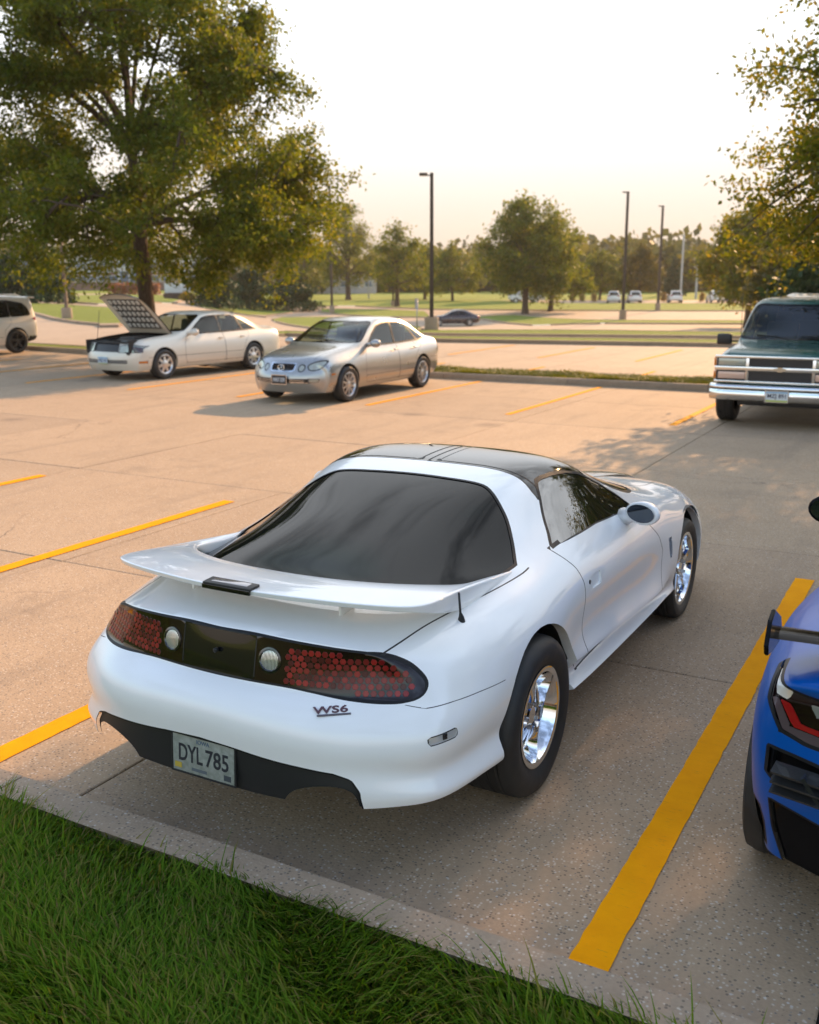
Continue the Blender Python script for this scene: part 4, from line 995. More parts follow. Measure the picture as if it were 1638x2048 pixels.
    g = N(plate_m); vv = g.coord('Object'); nz = g.noise(vv, 30, 4); g.set('Base Color', g.ramp(nz.outputs[0], [(.35,(.20,.22,.19)),(.65,(.31,.33,.30))]))  # mottled grime, with the bumper overhang's shade darkened into the plate colour
    bm = bmesh.new(); box_bm(bm, (0,0,0), (.304,.152,.003), bev=.0012); pl = bm_obj('license_plate', bm, plate_m, root, angle=40); pl.matrix_local = Rm
    ink = mat('plate_ink', (.02,.022,.03), .5)
    for s_, x_, w_ in (('DYL', -.062, .118), ('785', .068, .112)):
        text_obj('plate_lettering', s_, ink, pl, w_, .070, .0016, Matrix.Translation((x_, .004, .0022)), bold=.012)
    text_obj('plate_lettering', 'IOWA', mat('plate_blue', (.05,.10,.18), .5), pl, .062, .017, .0012, Matrix.Translation((0,.060,.002)))
    for dx, dy, cm in ((-.125,-.052,(.45,.33,.05)), (-.02,-.057,(.10,.12,.14)), (.118,-.055,(.05,.06,.07))):
        box('plate_sticker', (dx,dy,.0018), (.034 if dx != -.02 else .075,.022 if dx != -.02 else .012,.0012), mat('sticker%.2f' % dx, cm, .5), pl)
    bm = bmesh.new()
    for (cx_, cy_, sx, sy) in ((0,.079,.318,.007),(0,-.079,.318,.007),(-.156,0,.007,.152),(.156,0,.007,.152)): box_bm(bm, (cx_,cy_,.001), (sx,sy,.006))
    bm_obj('plate_frame', bm, plastic, pl, smooth=False)
    # script badge and small keyhole
    bd = text_obj('badge', 'WS6', mat('badge_red', (.07,.005,.010), .2, .3, 1.), root, .125, .028, .004, None, bold=.02)
    sk = Matrix.Identity(4); sk[0][1] = -.35
    bt = bmesh.new(); bt.from_mesh(body.data); btree = BVHTree.FromBMesh(bt); bt.free()
    def on_body(x, z):
        h_ = btree.ray_cast(Vector((x,-1.6,z)), Vector((0,1,0))); n = h_[1] if h_[1].y < 0 else -h_[1]; xa = Vector((0,0,1)).cross(n).normalized(); ya = n.cross(xa)
        M_ = Matrix((xa, ya, n)).transposed().to_4x4(); M_.translation = h_[0]+n*.002; return M_
    bd.matrix_local = on_body(.503, .660) @ sk
    bx = box('badge_bar', (.012,-.021,0), (.12,.006,.004), mat('badge_grey', (.12,.10,.11), .3, .5), bd)
    tube('trunk_lock', [(0,-.94,.795),(0,-.954,.795)], .009, mat('lock_dark', (.02,.02,.02), .3, .5), root, 12)
    # spoiler ---------------------------------------------------------
    st_ = [((0,-.872,1.018),(0,-.52,.988),.030), ((.20,-.864,1.019),(.19,-.515,.990),.030), ((.38,-.838,1.019),(.36,-.49,.990),.030), ((.54,-.800,1.015),(.51,-.43,.986),.030),
           ((.66,-.752,1.010),(.60,-.35,.975),.034), ((.725,-.690,1.003),(.655,-.26,.958),.040), ((.738,-.58,.992),(.672,-.16,.940),.080), ((.722,-.38,.972),(.676,-.06,.926),.100),
           ((.728,-.12,.944),(.695,.06,.914),.08), ((.735,.10,.918),(.716,.15,.906),.045), ((.738,.25,.897),(.730,.25,.896),.012)]
    R_ = []
    for t, l, th in st_:
        t = Vector(t); l = Vector(l); md = (t+l)/2+Vector((0,0,.012 if th < .06 else .008)); dn = Vector((0,0,-th))
        q1 = t*.75+l*.25+Vector((0,0,.008)); 
        R_.append([t+Vector((0,.0,0)), q1, md, l*.8+t*.2+Vector((0,0,.010)), l, l+dn*.8, (t+l)/2+dn*.85, t*.8+l*.2+dn*.9, t+dn*.62+ (l-t)*.02])
    k = len(R_[0]); V2 = []; F2 = []; full = [[Vector((-p.x, p.y, p.z)) for p in r] for r in R_[1:][::-1]]+R_
    for r in full: V2 += [tuple(p) for p in r]
    for j in range(len(full)-1):
        for i in range(k): F2.append((j*k+i, j*k+(i+1) % k, (j+1)*k+(i+1) % k, (j+1)*k+i))
    F2.append(tuple(range(k))); F2.append(tuple((len(full)-1)*k+i for i in range(k))[::-1])
    sp = mesh_obj('spoiler', V2, F2, white, root)
    bm = bmesh.new(); bm.from_mesh(sp.data); bmesh.ops.recalc_face_normals(bm, faces=bm.faces)
    cl = bm.edges.layers.float.get('crease_edge') or bm.edges.layers.float.new('crease_edge')
    bm.verts.ensure_lookup_table()
    for j in range(len(full)-1):
        for i, wg in ((0,.55),(8,.55),(4,.35),(5,.3)):
            e = bm.edges.get((bm.verts[j*k+i], bm.verts[(j+1)*k+i]))
            if e: e[cl] = wg
    bm.to_mesh(sp.data); bm.free()
    md = sp.modifiers.new('s', 'SUBSURF'); md.levels = md.render_levels = 3
    for s in (-1, 1): box('spoiler_strut', (s*.36,-.60,.945), (.012,.10,.10), white, sp, bev=.005)
    Rb = Matrix.Rotation(rad(4), 3, 'X')
    bl = box('brake_lamp', (0,-.842,1.023), (.225,.062,.012), plastic, sp, Rb, bev=.003)
    box('lens', (0,-.838,1.0275), (.170,.034,.006), mat('brake_lens', (.30,.28,.29), .12, .2, 1.), bl, Rb, bev=.0015)
    box('brake_lamp_face', (0,-.873,1.011), (.225,.010,.018), black, bl, bev=.002)
    # wipers / antenna / mirrors / hood scoops
    tube('antenna', [(.742,-.381,.855),(.742,-.383,.876),(.742,-.391,.894),(.742,-.405,.978)], [.016,.010,.005,.0045], plastic, root, 10)
    for s in (-1, 1):
        bm = bmesh.new(); bmesh.ops.create_uvsphere(bm, u_segments=24, v_segments=14, radius=1)
        for v in bm.verts:
            c = v.co; c.x = c.x*.098; c.z = c.z*.060*(1+.1*c.x/.098); c.y = c.y*.085
            if c.y < -.018: c.y = -.018-(abs(c.y)-.018)*.06
            c.y += .55*abs(c.x+.098)*.18*(-1)
            c.x *= s
        bmesh.ops.recalc_face_normals(bm, faces=bm.faces)
        mo = bm_obj('side_mirror', bm, white, root); mo.location = (s*.965, 1.30, .962); mo.rotation_euler = (0, 0, s*rad(-12))
        bm = bmesh.new(); bmesh.ops.create_circle(bm, cap_ends=True, segments=28, radius=1)
        for v in bm.verts: v.co = Vector((s*v.co.x*.082, -.0245-.010*(1+v.co.x), v.co.y*.047))
        mg = bm_obj('mirror_glass', bm, mat('mirror_glass', (.10,.11,.12), .03, .9), mo, smooth=False)
        V3, F3 = tube_data([(s*.845,1.36,.915),(s*.90,1.335,.938),(s*.95,1.32,.955)], [.05,.038,.035], 10); mesh_obj('mirror_arm', V3, F3, white, root)
        # hood scoop bulge with a dark mouth
        SS = []
        for (y, hx, hz) in ((2.28,.03,.002),(2.42,.11,.016),(2.65,.15,.030),(2.92,.165,.046),(3.10,.17,.054),(3.13,.165,.048)):
            zb = float(np.interp(y, [2.2,2.3,2.62,2.97,3.28], [.925,.912,.872,.805,.715]))-.006
            SS.append([(s*(.23+hx*math.cos(a)), y, zb+hz*math.sin(a)**.7 if math.sin(a) > 1e-6 else zb) for a in np.linspace(0, PI, 11)])
        V4 = [p for r in SS for p in r]; F4 = [(j*11+i, j*11+i+1, (j+1)*11+i+1, (j+1)*11+i) for j in range(5) for i in range(10)]
        hs = mesh_obj('hood_scoop', V4, F4, white, root); md = hs.modifiers.new('s', 'SUBSURF'); md.levels = md.render_levels = 1
        mesh_obj('scoop_mouth', SS[-1], [tuple(range(11))], plastic, hs, smooth=False)
    # wheels, wells, underbody
    pol = mat('polished_alloy', (.80,.81,.83), .06, 1.)
    for s in (-1, 1):
        make_wheel(root, (s*.795, 0, .345), s, .345, .212, .285, 'drag', pol)
        make_wheel(root, (s*.815, 2.568, .325), s, .325, .232, .17, 'five', pol)
        wheel_well('wheel_well', root, s*.52, s*.90, 0, .35, .405, plastic); wheel_well('wheel_well', root, s*.55, s*.90, 2.568, .335, .40, plastic)
    box('rear_blocker', (0,-.70,.43), (1.16,.46,.13), plastic, root)  # dark box added to block the view into the hollow tail
    V5 = []; pl_ = [(-1.0,.40),(-.55,.38),(-.42,.40),(.42,.36),(.5,.27),(2.1,.265),(2.15,.36),(2.98,.36),(3.1,.25),(3.5,.24)]
    for (y, z) in pl_: V5 += [(-.79 if not (y in (-1.0,-.42,.42,2.15,2.98)) else -.5, y, z), (.79 if not (y in (-1.0,-.42,.42,2.15,2.98)) else .5, y, z)]
    mesh_obj('underbody', V5, [(2*i, 2*i+1, 2*i+3, 2*i+2) for i in range(len(pl_)-1)], plastic, root, smooth=False)
    return root
build_coupe()
# ------------------------------------------------------------------ other cars, same toolkit
GAPM = mat('panel_gap', (.012,.012,.012), .6); TRIMM = mat('black_rubber_trim', (.010,.010,.011), .5, spec=.25); PLASTIC = mat('black_textured_plastic', (.016,.016,.017), .5)
CHROME = mat('chrome', (.78,.79,.80), .08, 1.); CABIN = mat('cabin_interior', (.035,.034,.034), .8); SEAT = mat('seat_leather', (.10,.095,.088), .6)
HEADL = mat('headlamp_lens', (.40,.42,.36), .05, .35, 1.); REDL = mat('red_lamp_lens', (.32,.012,.010), .08, 0, 1.); AMBER = mat('amber_lens', (.55,.16,.01), .1, 0, 1.)
ALLOY = mat('silver_alloy', (.62,.62,.62), .28, .85); DARKALLOY = mat('dark_alloy', (.045,.04,.038), .3, .6)
class Car:
    def __init__(s, name, loc, rz, label, stations, rear, front, body_m, m=4, level=3, creases=(), group=None, cat='car', frac=2.6):
        s.root = empty(name, loc, rz, label, cat, group); s.bm_ = body_m
        V, F, CR = cage(stations, m, rear, front, frac, creases); V, F = subdivide(V, F, CR, level); s.sh = Shell(V, F); s.rl = []
    def R(s, key, proj, poly, cond=None, gap=0., gn='gap', m=None, name=None, inset=0., smooth=0, split=False, thick=0., sub=None):
        s.sh.region(key, proj, poly, cond, gap=gap, gapname=gn, closed_smooth=smooth); s.rl.append((key, m, name or key, inset, split, thick, sub))
    def L(s, proj, poly, cond=None, gap=.003): s.sh.region('x', proj, np.array(poly, float), cond, gap=gap, line=True)
    def done(s, extra=None):
        s.sh.parts(split=[r[0] for r in s.rl if r[4]]); o = {}
        o['body'] = s.sh.emit([('body',0),('gap',1),('trim',2),('chrome',3)], 'body', s.bm_, s.root, mats_extra=[GAPM, TRIMM, CHROME])
        for key, m, name, inset, split, thick, sub in s.rl:
            if key == 'del' or m is None: continue
            for sd in (('|L','|R') if split else ('',)):
                par = s.root if not sub else (o.get(sub+sd) or o.get(sub) or s.root)
                q = s.sh.emit(key+sd, name, m, par, inset=inset, thick=thick); o[key+sd] = q
        s.o = o; return o
    def arches(s, ys, z, r, xmin):
        for y in ys: s.R('del', 'side', circ(y, z, r), lambda P: abs(P[:, 0]) > xmin)
        s.ar = (ys, z, r, xmin)
    def finish_arches(s, dx=.04):
        ys, z, r, xm = s.ar
        lip(s.o['body'], lambda c: abs(c.x) > xm and any(abs(math.hypot(c.y-y, c.z-z)-r) < .015 for y in ys), dx)
        for y in ys:
            for q in (-1, 1): wheel_well('wheel_well', s.root, q*(xm-.15), q*(xm+.17), y, z, r+.012, PLASTIC)
def rows(tab):
    """(y, zc, xr, zr, xb, zb, xm, zm, xl, zl, zbot) -> station point lists, 9 points each"""
    out = []
    for t in tab:
        y, zc, xr, zr, xb, zb, xm, zm, xl, zl, zo = t[:11]
        out.append([(0,y,zc), (xr*.58,y,zc-(zc-zr)*.22), (xr,y,zr), ((xr+xb)/2+.012,y,(zr+zb)/2+.012), (xb,y,zb), (xb+(xm-xb)*.72,y,zb+(zm-zb)*.42), (xm,y,zm), (xl,y,zl), (xl-.07,y,zo)])
    return out
def bend(st, cy, sgn):
    """pull the end station forwards/backwards towards the corner so that the nose is rounded in plan"""
    return [(x, y-sgn*cy*(min(1, x/.72))**2.4, z) for x, y, z in st]
def interior(root, y0, y1, w_, zf, seats, zs=.95):
    """simple cabin: floor tub, dashboard, steering wheel and seats with headrests"""
    bm = bmesh.new(); box_bm(bm, (0,(y0+y1)/2,zf), (w_*2,y1-y0,.04)); bm_obj('cabin_floor', bm, CABIN, root, smooth=False)
    box('dashboard', (0,y1-.05,zf+.36), (w_*1.9,.35,.22), CABIN, root, bev=.04)
    V, F = lathe_data([(.012,.17),(0,.182),(-.012,.17),(0,.158)], 20, 'z', True); sw = mesh_obj('steering_wheel', V, F, CABIN, root); sw.location = (-.36,y1-.38,zf+.50); sw.rotation_euler = (rad(65),0,0)
    for (x, y, bench) in seats:
        wd = .25 if not bench else .62
        st = box('seat', (x,y+.20,zf+.22), (wd*2,.50,.16), SEAT, root, bev=.05)
        box('backrest', (x,y-.08,zf+.52), (wd*2,.14,.60), SEAT, st, Matrix.Rotation(rad(12), 3, 'X'), bev=.05)
        for hx in ((x,) if not bench else (x-.36, x+.36)): box('headrest', (hx,y-.17,zf+.90), (.26,.10,.17), SEAT, st, bev=.04)
def mirror(root, x, y, z, m, sx=.11, sy=.09, sz=.075, s=1):
    bm = bmesh.new(); bmesh.ops.create_uvsphere(bm, u_segments=16, v_segments=10, radius=1)
    for v in bm.verts:
        v.co = Vector((v.co.x*sx, v.co.y*sy, v.co.z*sz))
        if v.co.y < -.2*sy: v.co.y = -.2*sy
    o = bm_obj('side_mirror', bm, m, root); o.location = (x, y, z)
    bm = bmesh.new(); bmesh.ops.create_circle(bm, cap_ends=True, segments=18, radius=1)
    for v in bm.verts: v.co = Vector((v.co.x*sx*.85, -.23*sy-.003, v.co.y*sz*.8))
    bm_obj('mirror_glass', bm, mat('mirror_glass', (.10,.11,.12), .03, .9), o, smooth=False)
    tube('mirror_arm', [(-s*sx*.7, .01, -.01), (-s*(sx+.07), .02, -.03)], [.03,.04], m, o, 8)
    return o
def plate(root, loc, rx, text, face=(.62,.64,.66), ink=(.03,.03,.04), frame=None, band=None, rz=0.):
    m = mat('plate_%s' % text, face, .4); bm = bmesh.new(); box_bm(bm, (0,0,0), (.304,.152,.004)); p = bm_obj('license_plate', bm, m, root, smooth=False)
    p.matrix_local = Matrix.Translation(loc) @ Matrix.Rotation(PI, 4, 'Z') @ Matrix.Rotation(rad(90), 4, 'X')
    text_obj('plate_lettering', text, mat('plate_ink_%s' % text, ink, .5), p, .25, .075, .002, Matrix.Translation((0,0,.003)), bold=.02)
    if band:
        for yy, col in band: box('plate_band', (0,yy,.0025), (.296,.026,.001), mat('band%.2f%.2f' % (yy, col[0]), col, .5), p)
    if frame:
        bm = bmesh.new()
        for (cx_, cy_, sx, sy) in ((0,.08,.325,.012),(0,-.08,.325,.012),(-.158,0,.012,.15),(.158,0,.012,.15)): box_bm(bm, (cx_,cy_,.002), (sx,sy,.008))
        bm_obj('plate_frame', bm, frame, p, smooth=False)
    return p
AX = lambda P: abs(P[:, 0])
# ---------------------------------------------------------------- silver sedan
def build_silver():
    pm = paint('silver_paint', (.40,.395,.38), .30, .75, 1.)
    T = [(-.95,.985,.52,.975,.70,.93,.80,.70,.78,.45,.34), (-.70,1.025,.54,1.015,.76,.945,.86,.68,.845,.42,.27), (-.42,1.085,.56,1.07,.79,.945,.885,.66,.87,.40,.25), (-.10,1.245,.565,1.22,.80,.935,.893,.64,.88,.39,.24),
         (.25,1.385,.585,1.345,.805,.925,.896,.62,.885,.38,.23), (.70,1.440,.605,1.395,.81,.918,.898,.60,.887,.37,.22), (1.15,1.445,.615,1.398,.812,.912,.898,.60,.887,.37,.22), (1.50,1.415,.62,1.365,.812,.908,.898,.60,.887,.37,.22),
         (1.92,1.245,.665,1.19,.815,.905,.897,.60,.885,.37,.22), (2.28,1.050,.69,1.01,.80,.905,.893,.60,.88,.37,.22), (2.60,.965,.60,.95,.77,.865,.885,.60,.875,.38,.22), (3.00,.915,.56,.90,.74,.815,.865,.58,.86,.38,.22),
         (3.32,.845,.50,.83,.70,.74,.82,.54,.82,.37,.21), (3.52,.735,.46,.725,.66,.66,.76,.50,.76,.36,.21)]
    st = rows(T); st[0] = bend(st[0], -.12, 1); st[-1] = bend(st[-1], .16, 1)
    rear = [(-1.02,.86),(-1.06,.68),(-1.06,.48),(-.98,.33)]; front = [(3.60,.64),(3.68,.50),(3.68,.36),(3.60,.21)]
    c = Car('parked_sedan', (-10.52,17.98,0), PI, 'silver sedan with round headlamps parked in front of the grass strip', st, rear, front, pm)
    c.arches((0,2.80), .325, .365, .66)
    gl = glass_mat('clear_window_glass', (.62,.72,.66), .8)
    ws = [(0,1.62),(.38,1.60),(.575,1.545),(.65,1.80),(.715,2.05),(.725,2.20),(.62,2.30),(.35,2.36),(0,2.38)]
    c.R('windshield', 'top', ws+[(-a,b) for a,b in ws[1:-1][::-1]], lambda P: P[:, 2] > .92, .012, 'trim', gl, inset=.004, smooth=3)
    rwn = [(0,.28),(.30,.27),(.45,.22),(.50,.05),(.55,-.15),(.58,-.30),(.45,-.40),(0,-.43)]
    c.R('rear_window', 'top', rwn+[(-a,b) for a,b in rwn[1:-1][::-1]], lambda P: P[:, 2] > 1.0, .012, 'trim', gl, inset=.004, smooth=3)
    w1 = [(1.02,.950),(1.96,.940),(2.02,.958),(1.76,1.15),(1.52,1.292),(1.28,1.345),(1.00,1.358)]; w2 = [(.10,.968),(.992,.952),(.972,1.358),(.60,1.342),(.40,1.29)]; w3 = [(-.32,.985),(.072,.970),(.37,1.278),(.12,1.19),(-.12,1.09)]
    for nm, p in (('front_window', w1), ('rear_side_window', w2), ('quarter_window', w3)): c.R(nm, 'side', p, lambda P: AX(P) > .45, .014, 'trim', gl, 'side_window', inset=.004, split=True)
    c.R('front_door', 'side', [(.985,.94),(.975,.60),(.95,.30),(2.15,.30),(2.22,.45),(2.20,.75),(2.10,.90),(1.95,.935)], lambda P: AX(P) > .74, .004, 'gap', pm, 'door', split=True)
    c.R('rear_door', 'side', [(.965,.94),(.955,.60),(.93,.30),(.36,.30),(.38,.50),(.25,.72),(.02,.86),(-.02,.955)], lambda P: (AX(P) > .74), .004, 'gap', pm, 'door', split=True)
    F_ = lambda P: P[:, 1] > 2.9
    c.R('headlamp', 'end', [(.475,.66),(.52,.605),(.60,.60),(.68,.635),(.735,.70),(.725,.755),(.66,.765),(.56,.735),(.49,.70)], F_, .008, 'gap', HEADL, split=True, smooth=4, inset=.004)
    c.R('headlamp', 'end', [(-x, z) for x, z in [(.475,.66),(.52,.605),(.60,.60),(.68,.635),(.735,.70),(.725,.755),(.66,.765),(.56,.735),(.49,.70)]], F_, .008, 'gap', None, smooth=4)
    for sg in (1, -1): c.R('small_headlamp', 'end', [(sg*(.375+.058*math.cos(a)), .640+.062*math.sin(a)) for a in np.linspace(0, 2*PI, 24, endpoint=False)], F_, .008, 'gap', HEADL if sg == 1 else None, 'headlamp', split=True, inset=.004)
    c.R('grille', 'end', [(-.255,.715),(-.245,.600),(-.20,.585),(.20,.585),(.245,.600),(.255,.715)], F_, .010, 'chrome', mat('grille_black', (.02,.02,.022), .4), inset=.02)
    c.R('lower_grille', 'end', [(-.52,.455),(-.52,.385),(.52,.385),(.52,.455)], F_, .004, 'gap', PLASTIC, inset=.02)
    for sg in (1, -1): c.R('fog_lamp', 'end', [(sg*.54,.46),(sg*.54,.39),(sg*.66,.40),(sg*.68,.455)], F_, .004, 'gap', HEADL if sg == 1 else None, split=True, inset=.012)
    c.R('side_marker', 'side', [(3.18,.545),(3.18,.515),(3.28,.515),(3.28,.545)], lambda P: AX(P) > .7, 0, 'gap', AMBER, split=True)
    c.R('tail_lamp', 'side', [(-1.0,.90),(-.78,.90),(-.72,.80),(-.80,.70),(-1.0,.70)], lambda P: AX(P) > .55, .004, 'gap', REDL, split=True)
    c.L('side', [(-.62,.60),(-.30,.61)], lambda P: AX(P) > .7); c.L('side', [(.36,.43),(2.20,.43)], lambda P: AX(P) > .7, .004)
    hd = crom([(.72,2.25),(.66,2.6),(.60,3.0),(.54,3.4)], 3); c.L('topa', hd, lambda P: (P[:, 2] > .75) & (P[:, 1] > 2.2))
    o = c.done(); c.finish_arches(); r = c.root
    interior(r, -.2, 2.25, .72, .42, [(-.38,.95,0),(.38,.95,0),(0,.42,1)])
    for s in (-1, 1):
        for y in (0, 2.80): make_wheel(r, (s*.785, y, .318), s, .318, .215, .215, 'mesh', ALLOY, n=32)
        mirror(r, s*.965, 2.0, 1.0, pm, s=s); 
        for y in (.55, 1.15): box('door_handle', (s*.895, y-.02 if y > 1 else y-.2, .84), (.03,.14,.032), pm, o['front_door|R'] if s > 0 and y > 1 else r, bev=.01)
    g = o.get('grille')
    if g:
        for k in range(9): box('grille_bar', (-.2+.05*k,3.575-.0*k,.652), (.010,.03,.125), mat('grille_bar', (.06,.06,.065), .3, .5), g)
        V, F = lathe_data([(0,.045),(.006,.052),(0,.058)], 24, 'z'); e = mesh_obj('emblem', V, F, CHROME, r); e.matrix_local = Matrix.Translation((0,3.645,.652)) @ Matrix.Rotation(rad(90), 4, 'X') @ Matrix.Diagonal((1.25,.95,1,1))
        tube('emblem_stroke', [(.0,.025,.0),(-.018,-.01,0),(.04,-.018,0)], .006, CHROME, e, 6)
    for k in range(2): box('grille_bar', (0,3.672,.405+.032*k), (1.02,.012,.008), CHROME, r)
    plate(r, (0,3.715,.44), rad(-90), 'MAX 029', (.02,.02,.022), (.6,.6,.62), CHROME, rz=PI*0)
    for s in (-1, 1): tube('wiper', [(s*.1-.1,2.33,1.055),(s*.1+.28,2.20,1.085)], .008, PLASTIC, r, 6)
    return c
# ---------------------------------------------------------------- cream sedan with the hood up
def build_cream():
    pm = paint('cream_pearl_paint', (.66,.62,.53), .34, .1, 1., orange=0)
    T = [(-1.15,.985,.58,.975,.76,.925,.86,.70,.845,.46,.34), (-.85,1.035,.58,1.025,.81,.945,.905,.68,.90,.42,.28), (-.55,1.065,.58,1.05,.83,.945,.93,.66,.92,.40,.26), (-.22,1.21,.57,1.185,.835,.94,.94,.64,.93,.39,.25), (.10,1.345,.59,1.305,.84,.935,.943,.62,.933,.38,.24),
         (.55,1.43,.615,1.385,.845,.93,.945,.60,.935,.37,.23), (1.05,1.445,.63,1.398,.85,.925,.945,.60,.935,.37,.23), (1.50,1.41,.635,1.36,.85,.92,.945,.60,.935,.37,.23), (1.92,1.24,.675,1.185,.85,.915,.945,.60,.935,.37,.23), (2.32,1.045,.71,1.01,.845,.915,.943,.60,.933,.37,.23),
         (2.62,.985,.64,.975,.83,.895,.938,.60,.93,.38,.23), (3.05,.955,.62,.945,.81,.865,.925,.58,.92,.38,.23), (3.45,.91,.60,.90,.78,.82,.90,.56,.89,.37,.22), (3.72,.845,.58,.835,.74,.77,.86,.54,.85,.36,.22)]
    st = rows(T); st[0] = bend(st[0], -.12, 1); st[-1] = bend(st[-1], .12, 1)
    rear = [(-1.22,.85),(-1.27,.68),(-1.27,.48),(-1.18,.34)]; front = [(3.79,.74),(3.87,.55),(3.88,.37),(3.80,.22)]
    c = Car('parked_sedan', (-16.30,19.94,0), PI-.077, 'cream white sedan with its hood propped open under the big oak', st, rear, front, pm)
    c.arches((0,2.93), .335, .375, .68)
    gl = glass_mat('clear_window_glass', (.62,.72,.66), .8)
    ws = [(0,1.62),(.40,1.60),(.59,1.54),(.66,1.75),(.735,2.05),(.75,2.22),(.62,2.34),(.35,2.40),(0,2.42)]
    c.R('windshield', 'top', ws+[(-a,b) for a,b in ws[1:-1][::-1]], lambda P: P[:, 2] > .94, .012, 'trim', gl, inset=.004, smooth=3)
    rwn = [(0,.12),(.30,.11),(.47,.05),(.52,-.15),(.58,-.35),(.60,-.45),(.45,-.52),(0,-.54)]
    c.R('rear_window', 'top', rwn+[(-a,b) for a,b in rwn[1:-1][::-1]], lambda P: P[:, 2] > 1.0, .012, 'trim', gl, inset=.004, smooth=3)
    w1 = [(1.06,.962),(2.0,.952),(2.05,.967),(1.78,1.15),(1.52,1.295),(1.32,1.335),(1.06,1.348)]; w2 = [(.28,.972),(1.03,.963),(1.03,1.348),(.55,1.335),(.42,1.295)]; w3 = [(-.22,.985),(.25,.974),(.39,1.285),(.10,1.17)]
    for nm, p in (('front_window', w1), ('rear_side_window', w2), ('quarter_window', w3)): c.R(nm, 'side', p, lambda P: AX(P) > .45, .013, 'trim', gl, 'side_window', inset=.004, split=True)
    c.R('front_door', 'side', [(1.02,.95),(1.01,.60),(1.00,.32),(2.25,.32),(2.32,.45),(2.30,.75),(2.20,.90),(2.02,.945)], lambda P: AX(P) > .76, .004, 'gap', pm, 'door', split=True)
    c.R('rear_door', 'side', [(1.00,.95),(.99,.60),(.98,.32),(.38,.32),(.40,.50),(.28,.72),(.12,.86),(.10,.965)], lambda P: AX(P) > .76, .004, 'gap', pm, 'door', split=True)
    F_ = lambda P: P[:, 1] > 3.3
    for sg in (1, -1):
        c.R('headlamp', 'end', [(sg*.42,.775),(sg*.42,.615),(sg*.86,.615),(sg*.86,.745),(sg*.70,.79)], F_, .005, 'gap', HEADL if sg == 1 else None, split=True, inset=.006)
        c.R('turn_lamp', 'side', [(3.66,.62),(3.66,.75),(3.50,.72),(3.52,.62)], lambda P: AX(P) > .7, .004, 'gap', mat('dark_lens', (.06,.035,.035), .1, 0, 1.) if sg == 1 else None, split=True)
    c.R('grille', 'end', [(-.40,.80),(-.40,.63),(.40,.63),(.40,.80)], F_, .004, 'gap', mat('grille_black', (.02,.02,.022), .4), inset=.03)
    c.R('lower_grille', 'end', [(-.62,.455),(-.62,.385),(.62,.385),(.62,.455)], F_, .004, 'gap', mat('grille_grey', (.20,.20,.20), .4, .4), inset=.012)
    c.R('side_marker', 'side', [(3.42,.43),(3.42,.385),(3.62,.385),(3.62,.43)], lambda P: AX(P) > .7, .003, 'gap', AMBER, split=True)
    c.R('tail_lamp', 'side', [(-1.22,.93),(-1.08,.93),(-1.10,.62),(-1.22,.62)], lambda P: AX(P) > .55, .004, 'gap', REDL, split=True)
    c.L('side', [(.40,.50),(3.4,.50)], lambda P: AX(P) > .7, .004)
    hp = [(-.70,2.43),(.70,2.43),(.715,2.8),(.69,3.3),(.64,3.70),(.40,3.77),(0,3.80),(-.40,3.77),(-.64,3.70),(-.69,3.3),(-.715,2.8)]
    c.R('hood', 'top', hp, lambda P: P[:, 2] > .80, .006, 'gap', pm)
    o = c.done(); c.finish_arches(); r = c.root
    hinge = Vector((0,2.46,.99)); h = o['hood']; ang = rad(50)
    def swing(ob): ob.matrix_local = Matrix.Translation(hinge) @ Matrix.Rotation(ang, 4, 'X') @ Matrix.Translation(-hinge)
    swing(h)
    # quilted liner under the hood, pad by pad, with a pale border panel
    me = h.data; ln = bpy.data.objects.new('hood_liner', me.copy()); link(ln, h)
    for v in ln.data.vertices: v.co.z -= .022; v.co.x *= .985; v.co.y = 3.13+(v.co.y-3.13)*.985
    ln.data.materials.clear(); ln.data.materials.append(mat('hood_underside', (.78,.71,.60), .6))
    padm = mat('liner_pad', (.62,.60,.56), .8); darkm = mat('liner_sheet', (.10,.095,.09), .9); bmx = bmesh.new(); bmx.from_mesh(ln.data); tree = BVHTree.FromBMesh(bmx); bmx.free()
    padme = None
    for i in range(7):
        for j in range(5):
            x = -.45+.15*i; y = 2.72+.185*j; hit = tree.ray_cast(Vector((x,y,0)), Vector((0,0,1)))
            if not hit[0]: continue
            if padme is None:
                b = bmesh.new(); box_bm(b, (0,0,0), (.135,.165,.036), bev=.016); padme = bpy.data.meshes.new('liner_pad'); b.to_mesh(padme); b.free(); padme.materials.append(padm)
                b = bmesh.new(); box_bm(b, (0,0,0), (.151,.186,.012)); shme = bpy.data.meshes.new('liner_tile'); b.to_mesh(shme); b.free(); shme.materials.append(darkm)
            po = bpy.data.objects.new('liner_pad', padme); link(po, ln); po.location = hit[0]+Vector((0,0,-.018)); po.scale = (.62,.62,1)
            po = bpy.data.objects.new('liner_tile', shme); link(po, ln); po.location = hit[0]+Vector((0,0,-.012))
    # engine bay
    dk = mat('engine_bay_black', (.015,.015,.016), .6); al = mat('engine_metal', (.10,.10,.105), .4, .6)
    box('engine_bay', (0,3.1,.60), (1.36,1.30,.06), dk, r); 
    for s in (-1, 1): box('bay_wall', (s*.69,3.1,.74), (.03,1.30,.26), dk, r)
    box('firewall', (0,2.46,.76), (1.36,.04,.30), dk, r); 
    en = box('engine', (0,2.98,.76), (.62,.56,.20), al, r, bev=.04); box('engine_cover', (0,2.98,.875), (.50,.40,.05), mat('engine_cover', (.03,.03,.033), .35), en, bev=.02)
    for k in range(4): box('intake_runner', (-.18+.12*k,2.98,.905), (.05,.36,.025), al, en, bev=.01)
